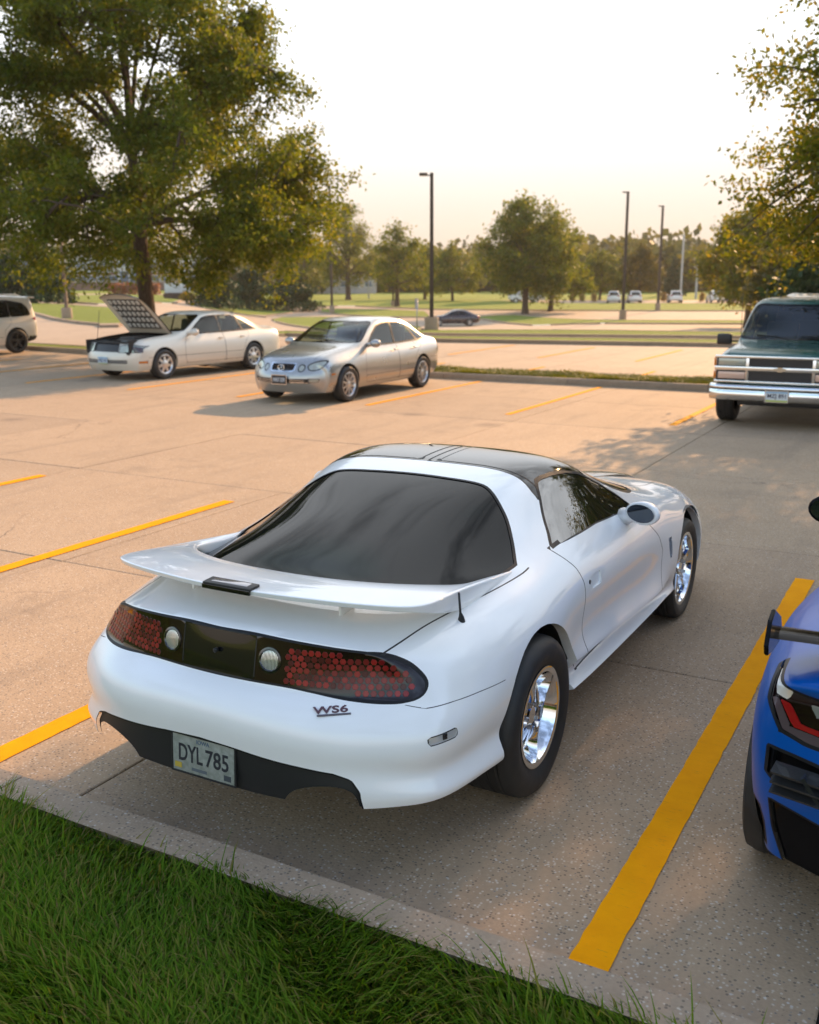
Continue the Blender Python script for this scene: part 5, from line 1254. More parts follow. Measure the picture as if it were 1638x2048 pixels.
    box('radiator_support', (0,3.62,.815), (1.24,.10,.05), dk, r, bev=.01); box('battery', (.48,3.35,.76), (.24,.18,.18), dk, r, bev=.01); box('air_box', (-.46,3.34,.77), (.30,.30,.20), PLASTIC, r, bev=.03)
    tube('radiator_hose', [(.1,3.6,.80),(.18,3.42,.83),(.15,3.25,.82)], .028, PLASTIC, r, 8); tube('prop_rod', [(.63,3.5,.80),(.60,3.40,1.50)], .006, mat('rod', (.05,.05,.05), .4, .5), r, 6)
    interior(r, -.35, 2.3, .75, .42, [(-.4,.95,0),(.4,.95,0),(0,.40,1)])
    for s in (-1, 1):
        for y in (0, 2.93): make_wheel(r, (s*.82, y, .33), s, .33, .215, .225, 'slots', ALLOY, n=32)
        mirror(r, s*1.02, 2.08, 1.0, pm, .12, .10, .085, s=s)
        for y, k in ((1.16,'front_door'),(.42,'rear_door')): box('door_handle', (s*.945, y, .835), (.03,.15,.04), pm, o[k+('|R' if s > 0 else '|L')], bev=.01)
    plate(r, (0,3.905,.44), rad(-90), 'FNZ 418', (.50,.58,.66), (.05,.08,.15), None, [(.062,(.22,.40,.58)), (-.062,(.35,.38,.20))])
    return c
# ---------------------------------------------------------------- dark green truck seen from the front
def build_truck():
    pm = paint('dark_green_paint', (.008,.085,.068), .28, .0, .6)
    T = [(-1.25,1.80,.70,1.775,.88,1.05,.955,.80,.95,.56,.48), (-.8,1.82,.71,1.79,.90,1.05,.965,.80,.965,.54,.45), (0,1.83,.715,1.80,.91,1.05,.97,.80,.97,.52,.43), (.9,1.835,.72,1.80,.915,1.06,.97,.80,.97,.50,.42), (1.5,1.825,.72,1.785,.915,1.07,.97,.80,.97,.50,.42), (1.78,1.76,.735,1.71,.915,1.08,.97,.80,.97,.50,.42), (2.02,1.50,.78,1.44,.915,1.09,.97,.80,.97,.50,.42),
         (2.25,1.235,.80,1.20,.91,1.10,.97,.80,.97,.50,.42), (2.45,1.195,.72,1.18,.90,1.11,.97,.82,.97,.52,.44), (2.85,1.17,.70,1.155,.89,1.095,.965,.84,.965,.56,.48), (3.25,1.135,.70,1.12,.88,1.065,.955,.85,.95,.60,.52), (3.50,1.06,.72,1.05,.87,1.00,.93,.84,.93,.64,.58)]
    st = rows(T); st[0] = bend(st[0], -.05, 1); st[-1] = bend(st[-1], .07, 1)
    rear = [(-1.32,.92),(-1.36,.80),(-1.36,.60),(-1.30,.48)]; front = [(3.54,.94),(3.55,.82),(3.54,.66),(3.50,.58)]
    c = Car('parked_truck', (-2.29,18.72,0), PI, 'dark green full-size truck with chrome bumper facing the camera on the right', st, rear, front, pm, cat='truck', frac=3.2)
    c.arches((0,2.83), .40, .45, .72)
    gl = glass_mat('truck_window_glass', (.42,.50,.48), .75)
    ws = [(0,1.815),(.45,1.80),(.68,1.775),(.74,1.86),(.83,2.12),(.835,2.185),(.70,2.26),(.4,2.29),(0,2.30)]
    c.R('windshield', 'top', ws+[(-a,b) for a,b in ws[1:-1][::-1]], lambda P: P[:, 2] > 1.12, .014, 'trim', gl, inset=.004, smooth=2)
    for nm, p in (('front_window', [(1.0,1.12),(1.95,1.13),(1.93,1.25),(1.70,1.68),(1.0,1.72)]), ('rear_side_window', [(-.9,1.12),(.9,1.12),(.9,1.72),(-.9,1.70)])): c.R(nm, 'side', p, lambda P: AX(P) > .6, .014, 'trim', gl, 'side_window', inset=.004, split=True)
    c.R('front_door', 'side', [(.95,1.10),(.95,.55),(2.12,.55),(2.14,.80),(2.10,1.10)], lambda P: AX(P) > .8, .005, 'gap', pm, 'door', split=True)
    hd = [(.80,2.30),(.80,2.8),(.78,3.2),(.76,3.46)]; c.L('topa', hd, lambda P: (P[:, 2] > 1.0) & (P[:, 1] > 2.28), .004)
    o = c.done(); c.finish_arches(); r = c.root
    # flat chrome-framed face: grille with cross bar, stacked rectangular lamps
    FY = 3.60
    gb = box('grille', (0,FY-.055,.855), (1.80,.10,.36), mat('grille_black', (.02,.02,.022), .4), r)
    for z, h_ in ((1.03,.040), (.862,.062), (.672,.030)): box('chrome_bar', (0,FY+.005,z), (1.84,.05,h_), CHROME, gb, bev=.008)
    for s in (-1, 1):
        for x in (.445, .475): pass
        box('chrome_divider', (s*.455,FY,.852), (.045,.05,.335), CHROME, gb, bev=.006); box('chrome_divider', (s*.905,FY-.02,.852), (.02,.05,.34), CHROME, gb, bev=.004)
        box('headlamp', (s*.675,FY-.004,.952), (.385,.05,.105), HEADL, r, bev=.008); box('parking_lamp', (s*.675,FY-.006,.762), (.385,.05,.100), mat('parking_lamp', (.62,.42,.33), .1, .1, 1.), r, bev=.008)
        for z in (.952,.762): box('amber_marker', (s*.915,FY-.075,z), (.035,.17,.115), AMBER, r, bev=.006)
        box('mirror_arm', (s*1.00,1.97,1.16), (.16,.03,.03), PLASTIC, r); mm = box('side_mirror', (s*1.135,2.0,1.19), (.23,.10,.175), PLASTIC, r, bev=.03); box('mirror_glass', (s*1.135,1.947,1.19), (.19,.004,.14), mat('mirror_glass', (.10,.11,.12), .03, .9), mm)
        for y in (0, 2.83): make_wheel(r, (s*.84, y, .375), s, .375, .215, .25, 'plain', ALLOY, n=28)
        box('splash_guard', (s*.80,3.26,.50), (.26,.10,.16), PLASTIC, r, bev=.02); tube('tow_hook', [(s*.52,3.50,.44),(s*.52,3.62,.44),(s*.48,3.64,.44),(s*.44,3.62,.44),(s*.44,3.50,.44)], .014, mat('hook', (.05,.05,.05), .5, .5), r, 8)
    for k in range(6): box('grille_bar', (0,FY-.008,.70+.026*k), (.86,.012,.006), mat('grille_bar', (.06,.06,.065), .3, .5), gb); 
    for k in range(5): box('grille_bar', (0,FY-.008,.905+.022*k), (.86,.012,.006), MATS['grille_bar'], gb)
    em = bmesh.new(); V = [(-.095,-.018),(-.035,-.018),(-.035,-.034),(.035,-.034),(.035,-.018),(.095,-.018),(.075,.020),(.035,.020),(.035,.034),(-.035,.034),(-.035,.020),(-.075,.020)]
    f = em.faces.new([em.verts.new((x*1.0,0,z)) for x, z in V]); rr_ = bmesh.ops.extrude_face_region(em, geom=[f]); bmesh.ops.translate(em, vec=(0,.02,0), verts=[v for v in rr_['geom'] if isinstance(v, bmesh.types.BMVert)]); bmesh.ops.recalc_face_normals(em, faces=em.faces)
    e = bm_obj('emblem', em, mat('emblem_gold', (.55,.50,.42), .25, .9), r, smooth=False); e.location = (0,FY+.028,.862)
    # chrome bumper: wrapped bar with a dark strip and plate recess
    def bar(nm, pr, m):
        P = []
        for x in np.linspace(-1, 1, 25):
            X_ = x*.985; yb = 3.70-.05*abs(x)**2-.16*max(0, abs(x)-.85)**1.5*10
            P.append([(X_, yb+dy, z) for dy, z in pr])
        k = len(pr); return mesh_obj(nm, [p for q in P for p in q], [(j*k+i, j*k+i+1, (j+1)*k+i+1, (j+1)*k+i) for j in range(24) for i in range(k-1)], m, r)
    bb = bar('bumper', [(-.14,.625),(-.02,.628),(.01,.612),(.012,.585),(.004,.560),(.02,.535),(.03,.49),(.022,.445),(-.01,.405),(-.10,.395)], CHROME)
    st_ = bar('bumper_strip', [(.006,.578),(.018,.572),(.018,.558),(.008,.552)], TRIMM); st_.parent = bb
    box('air_dam', (0,3.50,.375), (1.15,.12,.10), PLASTIC, r, bev=.02)
    plate(r, (0,3.745,.49), rad(-90), 'MZJ 891', (.60,.64,.66), (.05,.05,.08), CHROME, [(.062,(.30,.48,.66)), (-.062,(.46,.50,.14))])
    for x0, x1 in ((-.62,-.08),(.02,.60)): tube('wiper', [(x0,2.30,1.19),((x0+x1)/2,2.22,1.26),(x1,2.20,1.275)], .010, PLASTIC, r, 6)
    tube('antenna', [(.80,2.42,1.14),(.80,2.50,1.95)], [.005,.0025], mat('rod', (.05,.05,.05), .4, .5), r, 5)
    interior(r, -1.1, 2.15, .78, .62, [(-.42,1.0,0),(.42,1.0,0),(0,.1,1)])
    return c
# ---------------------------------------------------------------- sport utility (near one at left; far copies built from the same plan)
def suv_rows():
    T = [(-.88,1.60,.58,1.575,.80,1.05,.86,.80,.85,.56,.42), (-.62,1.68,.60,1.65,.83,1.07,.905,.80,.895,.52,.36), (-.2,1.72,.62,1.685,.845,1.06,.925,.78,.915,.48,.30), (.4,1.735,.635,1.69,.855,1.045,.93,.76,.92,.46,.27), (1.0,1.735,.64,1.685,.86,1.035,.93,.75,.92,.45,.26), (1.5,1.68,.645,1.625,.86,1.03,.93,.75,.92,.45,.26),
         (1.95,1.42,.68,1.36,.86,1.025,.93,.74,.92,.45,.26), (2.35,1.15,.70,1.12,.85,1.02,.928,.74,.918,.45,.26), (2.75,1.06,.62,1.05,.82,.98,.92,.74,.91,.46,.27), (3.2,1.00,.58,.985,.78,.91,.89,.70,.88,.45,.26), (3.5,.90,.52,.885,.72,.82,.80,.64,.80,.44,.26)]
    st = rows(T); st[0] = bend(st[0], -.10, 1); st[-1] = bend(st[-1], .16, 1)
    return st, [(-.96,.92),(-1.0,.80),(-1.0,.58),(-.93,.42)], [(3.58,.78),(3.66,.62),(3.66,.44),(3.58,.26)]
def build_suv(name, loc, rz, label, pm, level=3, group=None, detail=True):
    st, rear, front = suv_rows()
    c = Car(name, loc, rz, label, st, rear, front, pm, level=level, group=group, cat='suv')
    c.arches((0,2.79), .365, .42, .68)
    gl = mat('privacy_glass', (.010,.011,.012), .03, 0, 0, .6)
    ws = [(0,1.60),(.40,1.58),(.60,1.53),(.68,1.8),(.74,2.1),(.75,2.22),(.60,2.34),(0,2.40)]
    c.R('windshield', 'top', ws+[(-a,b) for a,b in ws[1:-1][::-1]], lambda P: P[:, 2] > 1.05, .012, 'trim', gl, inset=.004, smooth=2)
    rwn = [(-.60,1.10),(.60,1.10),(.56,1.50),(.46,1.56),(-.46,1.56),(-.56,1.50)]
    c.R('rear_window', 'end', rwn, lambda P: P[:, 1] < -.55, .012, 'trim', gl, inset=.004)
    for nm, p in (('front_window', [(1.05,1.085),(2.0,1.075),(1.75,1.36),(1.55,1.52),(1.05,1.58)]), ('rear_side_window', [(.15,1.10),(1.02,1.087),(1.02,1.585),(.15,1.58)]), ('quarter_window', [(-.62,1.16),(-.50,1.12),(.12,1.103),(.12,1.578),(-.40,1.50),(-.55,1.36)])):
        c.R(nm, 'side', p, lambda P: AX(P) > .5, .013, 'trim', gl, 'side_window', inset=.004, split=True)
    c.R('tail_lamp', 'side', [(-1.0,1.10),(-.80,1.09),(-.62,1.02),(-.72,.97),(-1.0,.95)], lambda P: AX(P) > .45, .004, 'gap', REDL, split=True)
    if detail:
        c.R('front_door', 'side', [(1.02,1.07),(1.02,.50),(2.2,.50),(2.28,.7),(2.2,1.0),(2.02,1.07)], lambda P: AX(P) > .76, .004, 'gap', pm, 'door', split=True)
        c.R('rear_door', 'side', [(.99,1.07),(.99,.50),(.45,.50),(.40,.72),(.16,.92),(.13,1.09)], lambda P: AX(P) > .76, .004, 'gap', pm, 'door', split=True)
        c.R('rear_bumper_trim', 'side', [(-1.02,.50),(-.45,.50),(-.40,.40),(-.40,.30),(-1.02,.30)], lambda P: AX(P) > .3, .003, 'gap', PLASTIC)
    c.R('headlamp', 'side', [(3.62,.86),(3.3,.88),(3.15,.90),(3.25,.80),(3.62,.74)], lambda P: AX(P) > .35, .004, 'gap', HEADL, split=True)
    o = c.done(); c.finish_arches(); r = c.root
    box('underbody', (0,1.3,.40), (1.3,4.2,.10), PLASTIC, r)
    for s in (-1, 1):
        for y in (0, 2.79): make_wheel(r, (s*.82, y, .365), s, .365, .24, .23, 'fork' if detail else 'plain', DARKALLOY if detail else ALLOY, n=28 if detail else 14)
        if detail:
            tube('roof_rail', [(s*.60,-.45,1.70),(s*.61,-.3,1.755),(s*.62,1.1,1.765),(s*.62,1.3,1.72)], .018, CHROME, r, 8); mirror(r, s*1.0, 1.98, 1.13, pm, .13, .10, .10, s=s)
        else: box('side_mirror', (s*1.0,1.98,1.13), (.18,.1,.14), pm, r, bev=.03)
    if detail: box('rear_spoiler', (0,-.86,1.665), (1.16,.26,.035), pm, r, Matrix.Rotation(rad(4), 3, 'X'), bev=.012)
    return c
# ---------------------------------------------------------------- maroon sedan far off on the lower road
def build_far_sedan():
    pm = paint('maroon_paint', (.030,.016,.022), .28, .3, 1., orange=0)
    T = [(-.92,.96,.50,.95,.72,.90,.82,.68,.80,.45,.34), (-.55,1.04,.52,1.02,.78,.93,.89,.65,.88,.40,.26), (-.1,1.25,.50,1.21,.80,.93,.90,.62,.89,.38,.24), (.5,1.43,.54,1.37,.81,.92,.905,.60,.895,.37,.22), (1.1,1.455,.55,1.39,.81,.91,.905,.60,.895,.37,.22), (1.55,1.37,.57,1.30,.81,.905,.905,.60,.895,.37,.22), (2.0,1.14,.64,1.09,.81,.90,.90,.60,.89,.37,.22), (2.45,.97,.60,.955,.78,.87,.89,.58,.88,.37,.22), (3.0,.90,.55,.885,.74,.80,.86,.55,.85,.37,.22), (3.45,.74,.48,.73,.66,.67,.76,.50,.75,.36,.22)]
    st = rows(T); st[0] = bend(st[0], -.12, 1); st[-1] = bend(st[-1], .16, 1)
    c = Car('passing_sedan', (-39.95,83.35,-1.93), PI/2+YAW+rad(5), 'small dark maroon sedan on the lower road beyond the lamp post', st, [(-1.0,.85),(-1.04,.66),(-1.04,.48),(-.96,.34)], [(3.54,.64),(3.62,.5),(3.62,.36),(3.54,.22)], pm, level=2)
    c.arches((0,2.80), .32, .36, .66); gl = mat('privacy_glass', (.010,.011,.012), .03, 0, 0, .6)
    for nm, p in (('front_window', [(1.02,.955),(1.95,.945),(1.70,1.14),(1.45,1.28),(1.0,1.33)]), ('rear_side_window', [(-.1,.98),(.96,.957),(.94,1.33),(.45,1.27)])): c.R(nm, 'side', p, lambda P: AX(P) > .45, .014, 'trim', gl, 'side_window', split=True)
    ws = [(0,1.60),(.5,1.55),(.68,2.05),(.6,2.25),(0,2.35)]; c.R('windshield', 'top', ws+[(-a,b) for a,b in ws[1:-1][::-1]], lambda P: P[:, 2] > .92, .012, 'trim', mat('bright_windshield', (.02,.03,.03), .03, 0, 0, .8))
    c.R('headlamp', 'side', [(3.6,.68),(3.2,.74),(3.25,.62),(3.6,.56)], lambda P: AX(P) > .4, .004, 'gap', HEADL, split=True); c.R('tail_lamp', 'side', [(-1.0,.88),(-.7,.86),(-.78,.70),(-1.0,.68)], lambda P: AX(P) > .45, .004, 'gap', REDL, split=True)
    c.done(); c.finish_arches()
    for s in (-1, 1):
        for y in (0, 2.80): make_wheel(c.root, (s*.79, y, .32), s, .32, .21, .21, 'fork', ALLOY, n=20)
    return c
build_silver(); build_cream(); build_truck()
build_suv('parked_suv', (-26.35,21.25,0), PI-.06, 'white sport utility vehicle with dark wheels cut by the left edge', paint('white_suv_paint', (.66,.63,.57), .32, 0, 1., orange=0))
build_far_sedan()
# far white vehicles on the lower lot
fw = build_suv('distant_suv', (-44.1,139.2,-1.17), rad(18), 'white sport utility farthest left of the row on the distant lot', paint('far_white_paint', (.72,.71,.69), .4, 0, 1., orange=0), level=1, group='white vehicles on the distant lot', detail=False).root
for (x, y, rz, lb) in ((-41.6,141.1,22,'white sport utility beside the leftmost one on the distant lot'), (-36.6,143.9,20,'white sport utility in front of the dark cone-shaped evergreen'), (-31.2,145.5,24,'white sport utility at the right end of the distant row')):
    q = copy_tree(fw); q.location = (x, y, float(tz(x, y))); q.rotation_euler.z = rad(rz); q['label'] = lb
# ---------------------------------------------------------------- blue sports car cut by the right edge
def build_blue():
    pm = paint('blue_metallic_paint', (.0,.075,.34), .34, .0, .14, dust=.0)
    cf = mat('wing_black', (.004,.004,.005), .10, 0, 0, .08)
    def st(y, top, side): return [(p if len(p) == 3 else (p[0], y, p[1])) for p in top+side]
    S = [st(-.60, [(0,-.755,.985),(.35,-.75,.985),(.62,-.735,.978),(.78,-.705,.962),(.875,-.655,.940)], [(.915,-.635,.895),(.938,-.62,.80),(.945,-.61,.68),(.938,-.60,.56),(.925,-.57,.42),(.90,-.54,.28)]),
         st(-.36, [(0,1.005),(.35,1.005),(.62,1.0),(.79,.975),(.905,.925)], [(.965,.86),(.995,.76),(1.005,.64),(1.0,.52),(.985,.40),(.93,.26)]),
         st(0, [(0,1.045),(.33,1.045),(.58,1.035),(.78,1.0),(.915,.935)], [(.985,.865),(1.012,.76),(1.018,.64),(1.012,.52),(.995,.38),(.93,.24)]),
         st(.4, [(0,1.12),(.3,1.112),(.53,1.075),(.76,.985),(.905,.92)], [(.975,.855),(1.005,.75),(1.012,.62),(1.0,.48),(.985,.34),(.93,.2)]),
         st(.8, [(0,1.195),(.3,1.185),(.53,1.13),(.73,.985),(.875,.905)], [(.93,.83),(.955,.73),(.96,.58),(.955,.44),(.97,.30),(.92,.16)]),
         st(1.2, [(0,1.232),(.3,1.222),(.54,1.16),(.72,.98),(.865,.885)], [(.91,.80),(.93,.70),(.93,.55),(.93,.42),(.96,.28),(.92,.15)]),
         st(1.6, [(0,1.205),(.3,1.195),(.56,1.12),(.72,.965),(.865,.865)], [(.91,.78),(.93,.68),(.935,.54),(.935,.41),(.96,.27),(.92,.14)]),
         st(2.0, [(0,1.08),(.32,1.07),(.6,1.0),(.75,.905),(.87,.845)], [(.92,.77),(.945,.67),(.95,.54),(.95,.40),(.96,.27),(.92,.14)]),
         st(2.4, [(0,.91),(.33,.905),(.62,.88),(.77,.862),(.885,.83)], [(.94,.76),(.965,.66),(.97,.54),(.97,.40),(.97,.27),(.92,.14)]),
         st(2.75, [(0,.82),(.3,.82),(.57,.835),(.75,.845),(.875,.81)], [(.94,.74),(.965,.64),(.97,.52),(.97,.40),(.96,.27),(.9,.14)]),
         st(3.2, [(0,.70),(.3,.70),(.5,.72),(.68,.725),(.80,.69)], [(.87,.63),(.90,.55),(.91,.46),(.91,.36),(.9,.25),(.84,.14)]),
         st(3.5, [(0,3.68,.55),(.22,3.67,.55),(.4,3.63,.56),(.54,3.57,.56),(.64,3.50,.54)], [(.69,3.48,.50),(.73,3.46,.45),(.74,3.46,.39),(.74,3.46,.32),(.73,3.45,.23),(.68,3.42,.14)])]
    rear = [(-.785,.905,3),(-.80,.81,3),(-.825,.70,3),(-.835,.57,3),(-.80,.43,3),(-.74,.27,3)]
    front = [(3.72,.50),(3.74,.45),(3.75,.38),(3.74,.31),(3.72,.23),(3.66,.14)]
    pm.node_tree.nodes['Principled BSDF'].inputs['Specular IOR Level'].default_value = .18
    c = Car('blue_sports_car', (.50,3.72,0), 0, 'bright blue sports car with black wing at the right edge', S, rear, front, pm, level=3, creases=[(4, 0, 3, .5)])
    c.arches((0,2.72), .35, .395, .76)
    gl = mat('dark_tinted_glass', (.006,.007,.008), .025, 0, 0, .6)
    B_ = lambda P: P[:, 1] < -.45
    lamp = [(.918,.935),(.80,.908),(.60,.898),(.40,.895),(.40,.755),(.62,.752),(.80,.748),(.878,.768),(.925,.85)]
    for sg in (1, -1): c.R('tail_lamp', 'end', [(sg*a, b) for a, b in lamp], B_, .006, 'trim', mat('smoked_lens', (.012,.006,.006), .05, 0, 1.) if sg == 1 else None, split=True, inset=.006)
    for sg in (1, -1): c.R('lamp_cap', 'end', [(sg*.905,.928),(sg*.845,.915),(sg*.860,.875),(sg*.90,.885)], lambda P: P[:, 1] < -.5, 0, 'gap', mat('pearl_lens', (.75,.72,.66), .12, .1, 1.) if sg == 1 else None, split=True, inset=.002)
    for sg in (1, -1): c.R('lamp_outer', 'end', [(sg*.916,.868),(sg*.893,.872),(sg*.848,.788),(sg*.52,.772),(sg*.52,.758),(sg*.80,.754),(sg*.874,.774)], lambda P: P[:, 1] < -.5, 0, 'gap', mat('rose_lens', (.11,.075,.085), .12, .2, .8) if sg == 1 else None, 'lamp_outer', split=True, inset=.003)
    for sg in (1, -1): c.R('lamp_strip', 'end', [(sg*.890,.872),(sg*.855,.864),(sg*.818,.806),(sg*.52,.794),(sg*.52,.776),(sg*.842,.790)], lambda P: P[:, 1] < -.5, 0, 'gap', mat('red_strip', (.30,.006,.010), .15, 0, .8) if sg == 1 else None, 'lamp_strip', split=True, inset=.003)
    for sg in (1, -1): c.R('lamp_inner', 'end', [(sg*.770,.832),(sg*.52,.822),(sg*.52,.806),(sg*.755,.815)], lambda P: P[:, 1] < -.5, 0, 'gap', mat('red_strip') if sg == 1 else None, 'lamp_strip', split=True, inset=.003)
    for sg in (1, -1): c.R('lamp_upper', 'end', [(sg*.800,.880),(sg*.52,.872),(sg*.52,.832),(sg*.775,.842)], lambda P: P[:, 1] < -.5, 0, 'gap', mat('clear_reflector', (.45,.46,.45), .15, .6, 1.) if sg == 1 else None, split=True, inset=.003)
    gr = [(.912,.705),(.60,.690),(.48,.68),(.48,.585),(.60,.575),(.89,.592),(.915,.61)]
    for sg in (1, -1): c.R('air_outlet', 'end', [(sg*a, b) for a, b in gr], B_, .006, 'trim', cf if sg == 1 else None, split=True, inset=.035, thick=0)
    for sg in (1, -1): c.R('corner_vent', 'end', [(sg*.965,.45),(sg*.935,.455),(sg*.915,.40),(sg*.905,.30),(sg*.94,.295)], lambda P: P[:, 1] < -.36, .004, 'trim', PLASTIC if sg == 1 else None, split=True, inset=.03)
    c.R('diffuser', 'end', [(-.90,.515),(-.6,.485),(.6,.485),(.90,.515),(.885,.40),(.82,.20),(-.82,.20),(-.885,.40)], lambda P: P[:, 1] < -.40, .004, 'trim', cf, inset=.010)
    c.L('topa', crom([(.72,-.68),(.70,-.4),(.66,0),(.60,.4),(.55,.8)], 4), lambda P: P[:, 2] > .93, .004)
    c.L('topa', np.array([(.0,-.60),(.5,-.59),(.70,-.56)]), lambda P: (P[:, 2] > .95) & (P[:, 1] < -.4), .003)
    c.R('engine_window', 'top', [(-.42,.85),(.42,.85),(.46,.3),(.40,-.15),(-.40,-.15),(-.46,.3)], lambda P: P[:, 2] > 1.0, .010, 'trim', gl, smooth=2)
    c.R('side_window', 'side', [(.72,.96),(1.0,.945),(1.5,.92),(1.95,.90),(1.75,1.0),(1.45,1.09),(1.1,1.13),(.85,1.10)], lambda P: AX(P) > .45, .012, 'trim', gl, split=True, smooth=2)
    ws = [(0,1.40),(.4,1.37),(.53,1.34),(.62,1.65),(.72,2.0),(.72,2.2),(.5,2.3),(0,2.36)]
    c.R('windshield', 'top', ws+[(-a,b) for a,b in ws[1:-1][::-1]], lambda P: P[:, 2] > .88, .012, 'trim', gl, smooth=2)
    c.R('side_scoop', 'side', [(.42,.80),(.72,.86),(.80,.70),(.62,.50),(.46,.42),(.50,.60)], lambda P: AX(P) > .8, .006, 'trim', PLASTIC, split=True, inset=.05)
    c.R('door', 'side', [(.82,.90),(.84,.66),(.66,.44),(.70,.26),(1.95,.24),(2.0,.6),(1.95,.86)], lambda P: AX(P) > .78, .004, 'gap', pm, split=True)
    o = c.done(); c.finish_arches(); r = c.root
    # slats in the outlets
    for s in (-1, 1):
        for k in range(3):
            box('slat', (s*.70,-.782,.612+.032*k), (.36,.05,.008), mat('slat_black', (.02,.02,.02), .25, 0, .5), r, Matrix.Rotation(rad(20), 3, 'X') @ Matrix.Rotation(s*rad(9), 3, 'Z'))
        for k in range(2): box('slat', (s*(.62+.14*k),-.79+.02*k,.645), (.012,.05,.10), MATS['slat_black'], r, Matrix.Rotation(s*rad(35), 3, 'Y'))
    # wing
    af = [(-.085,.004),(-.05,.020),(.0,.022),(.06,.012),(.10,-.004),(.06,-.010),(.0,-.006),(-.05,-.004)]
    V = []; F = []; k = len(af)
    for x in np.linspace(-.93, .93, 21):
        sw = .05*(x/.93)**2; zz = 1.065-.03*(x/.93)**2
        V += [(x, -.585+sw-dy, zz-dz*1.0+.0) if False else (x, -.585+sw-dy*1.0, zz+dz+(dy*.20)) for dy, dz in af]
    for j in range(20):
        for i in range(k): F.append((j*k+i, j*k+(i+1) % k, (j+1)*k+(i+1) % k, (j+1)*k+i))
    F += [tuple(range(k)), tuple(20*k+i for i in range(k))]
    wg = mesh_obj('wing', V, F, cf, r); bm = bmesh.new(); bm.from_mesh(wg.data); bmesh.ops.recalc_face_normals(bm, faces=bm.faces); bm.to_mesh(wg.data); bm.free(); wg.data.set_sharp_from_angle(angle=rad(40))
    for s in (-1, 1):
        bm = bmesh.new(); pts = [(-.70,1.045),(-.66,1.115),(-.60,1.135),(-.47,1.075),(-.43,1.02),(-.47,.985),(-.60,.995),(-.68,1.01)]
        f = bm.faces.new([bm.verts.new((0,y,z)) for y, z in pts]); q = bmesh.ops.extrude_face_region(bm, geom=[f]); bmesh.ops.translate(bm, vec=(.014,0,0), verts=[v for v in q['geom'] if isinstance(v, bmesh.types.BMVert)])
        bmesh.ops.recalc_face_normals(bm, faces=bm.faces); bmesh.ops.bevel(bm, geom=bm.edges[:], offset=.003, segments=2, affect='EDGES'); e = bm_obj('end_plate', bm, cf, wg, angle=40); e.location.x = s*.935-.007
        box('wing_mount', (s*.45,-.60,1.02), (.03,.12,.09), cf, wg, bev=.006)
        make_wheel(r, (s*.865, 0, .35), s, .35, .265, .30, 'five', mat('black_alloy', (.012,.012,.013), .2, .3, .6)); make_wheel(r, (s*.86, 2.72, .335), s, .335, .25, .26, 'five', MATS['black_alloy'])
        m_ = mirror(r, s*1.03, 1.70, .975, cf, .10, .09, .075, s=s); m_.children[0].data.materials.clear(); m_.children[0].data.materials.append(mat('painted_mirror_reflection', (.03,.13,.36), .05, 0, .5))  # blue reflection painted as plain colour on the mirror face
    for s in (-1, 1): tube('mirror_stalk', [(s*.99,1.71,.955),(s*.93,1.72,.90),(s*.865,1.73,.855)], [.022,.020,.026], cf, r, 8)
    for x in (-.165,-.06,.06,.165):
        V6, F6 = lathe_data([(-.80,.046),(-.845,.048),(-.848,.043),(-.80,.040)], 20, 'z'); ex = mesh_obj('exhaust_tip', [(a+x, c_, b+.40) for a, b, c_ in V6], F6, CHROME, r)
    box('underbody', (0,1.4,.22), (1.5,3.6,.06), PLASTIC, r)
    return c
build_blue()
# ------------------------------------------------------------------ lamp posts, signs, building
BRONZE = mat('bronze_pole', (.055,.042,.034), .45, .4); GALV = mat('galvanised_pole', (.42,.43,.44), .4, .6); LAMPGLASS = mat('lamp_glass', (.6,.6,.58), .2)
def lamp_post(x, y, h, label, m=BRONZE, base=True, br=.30, bh=.62, arm=-1, group='parking lot lamp posts', wpole=.065):
    z = float(tz(x, y)); r = empty('lamp_post', (x, y, z), 0, label, 'lamp post', group)
    b0 = 0.
    if base: lathe('concrete_base', [(0,br),(bh-.04,br*.98),(bh,br*.90),(bh,0)], KERB, r, 24, 'z'); b0 = bh
    box('base_plate', (0,0,b0+.012), (.30,.30,.024), m, r); 
    bm = bmesh.new(); bmesh.ops.create_cone(bm, cap_ends=True, segments=4, radius1=wpole*1.41, radius2=wpole*1.15, depth=h-b0); bmesh.ops.rotate(bm, cent=(0,0,0), matrix=Matrix.Rotation(PI/4+YAW, 3, 'Z'), verts=bm.verts); bmesh.ops.translate(bm, vec=(0,0,b0+(h-b0)/2), verts=bm.verts)
    bmesh.ops.bevel(bm, geom=[e for e in bm.edges if abs(e.verts[0].co.z-e.verts[1].co.z) > 1], offset=.012, segments=2, affect='EDGES'); bm_obj('pole', bm, m, r, angle=40)
    R = Matrix.Rotation(YAW+(PI if arm > 0 else 0), 3, 'Z'); ax = R @ Vector((-1,0,0))
    box('arm', ax*.10+Vector((0,0,h-.10)), (.20,.05,.05), m, r, R); hd = box('lamp_head', ax*.34+Vector((0,0,h-.06)), (.34,.30,.11), m, r, R, bev=.03); box('lens', ax*.34+Vector((0,0,h-.12)), (.26,.22,.02), LAMPGLASS, hd, R)
    return r
lamp_post(-19.82,37.76,6.40,'nearest tall lamp post on a round concrete base behind the silver sedan', wpole=.085)
lamp_post(-30.0,97.8,12.2,'tall lamp post on a concrete base right of the broad oak', wpole=.14, bh=1.05, br=.36)
lamp_post(-32.2,118.6,11.9,'lamp post between the tall one and the cone evergreen, darker base', wpole=.14, bh=.9)
lamp_post(-64.8,98.6,14.2,'lamp post rising beside the right edge of the big oak crown', wpole=.14, bh=.9)
lamp_post(-67.3,117.2,8.9,'short lamp post left of the airy tree', wpole=.11, bh=.8)
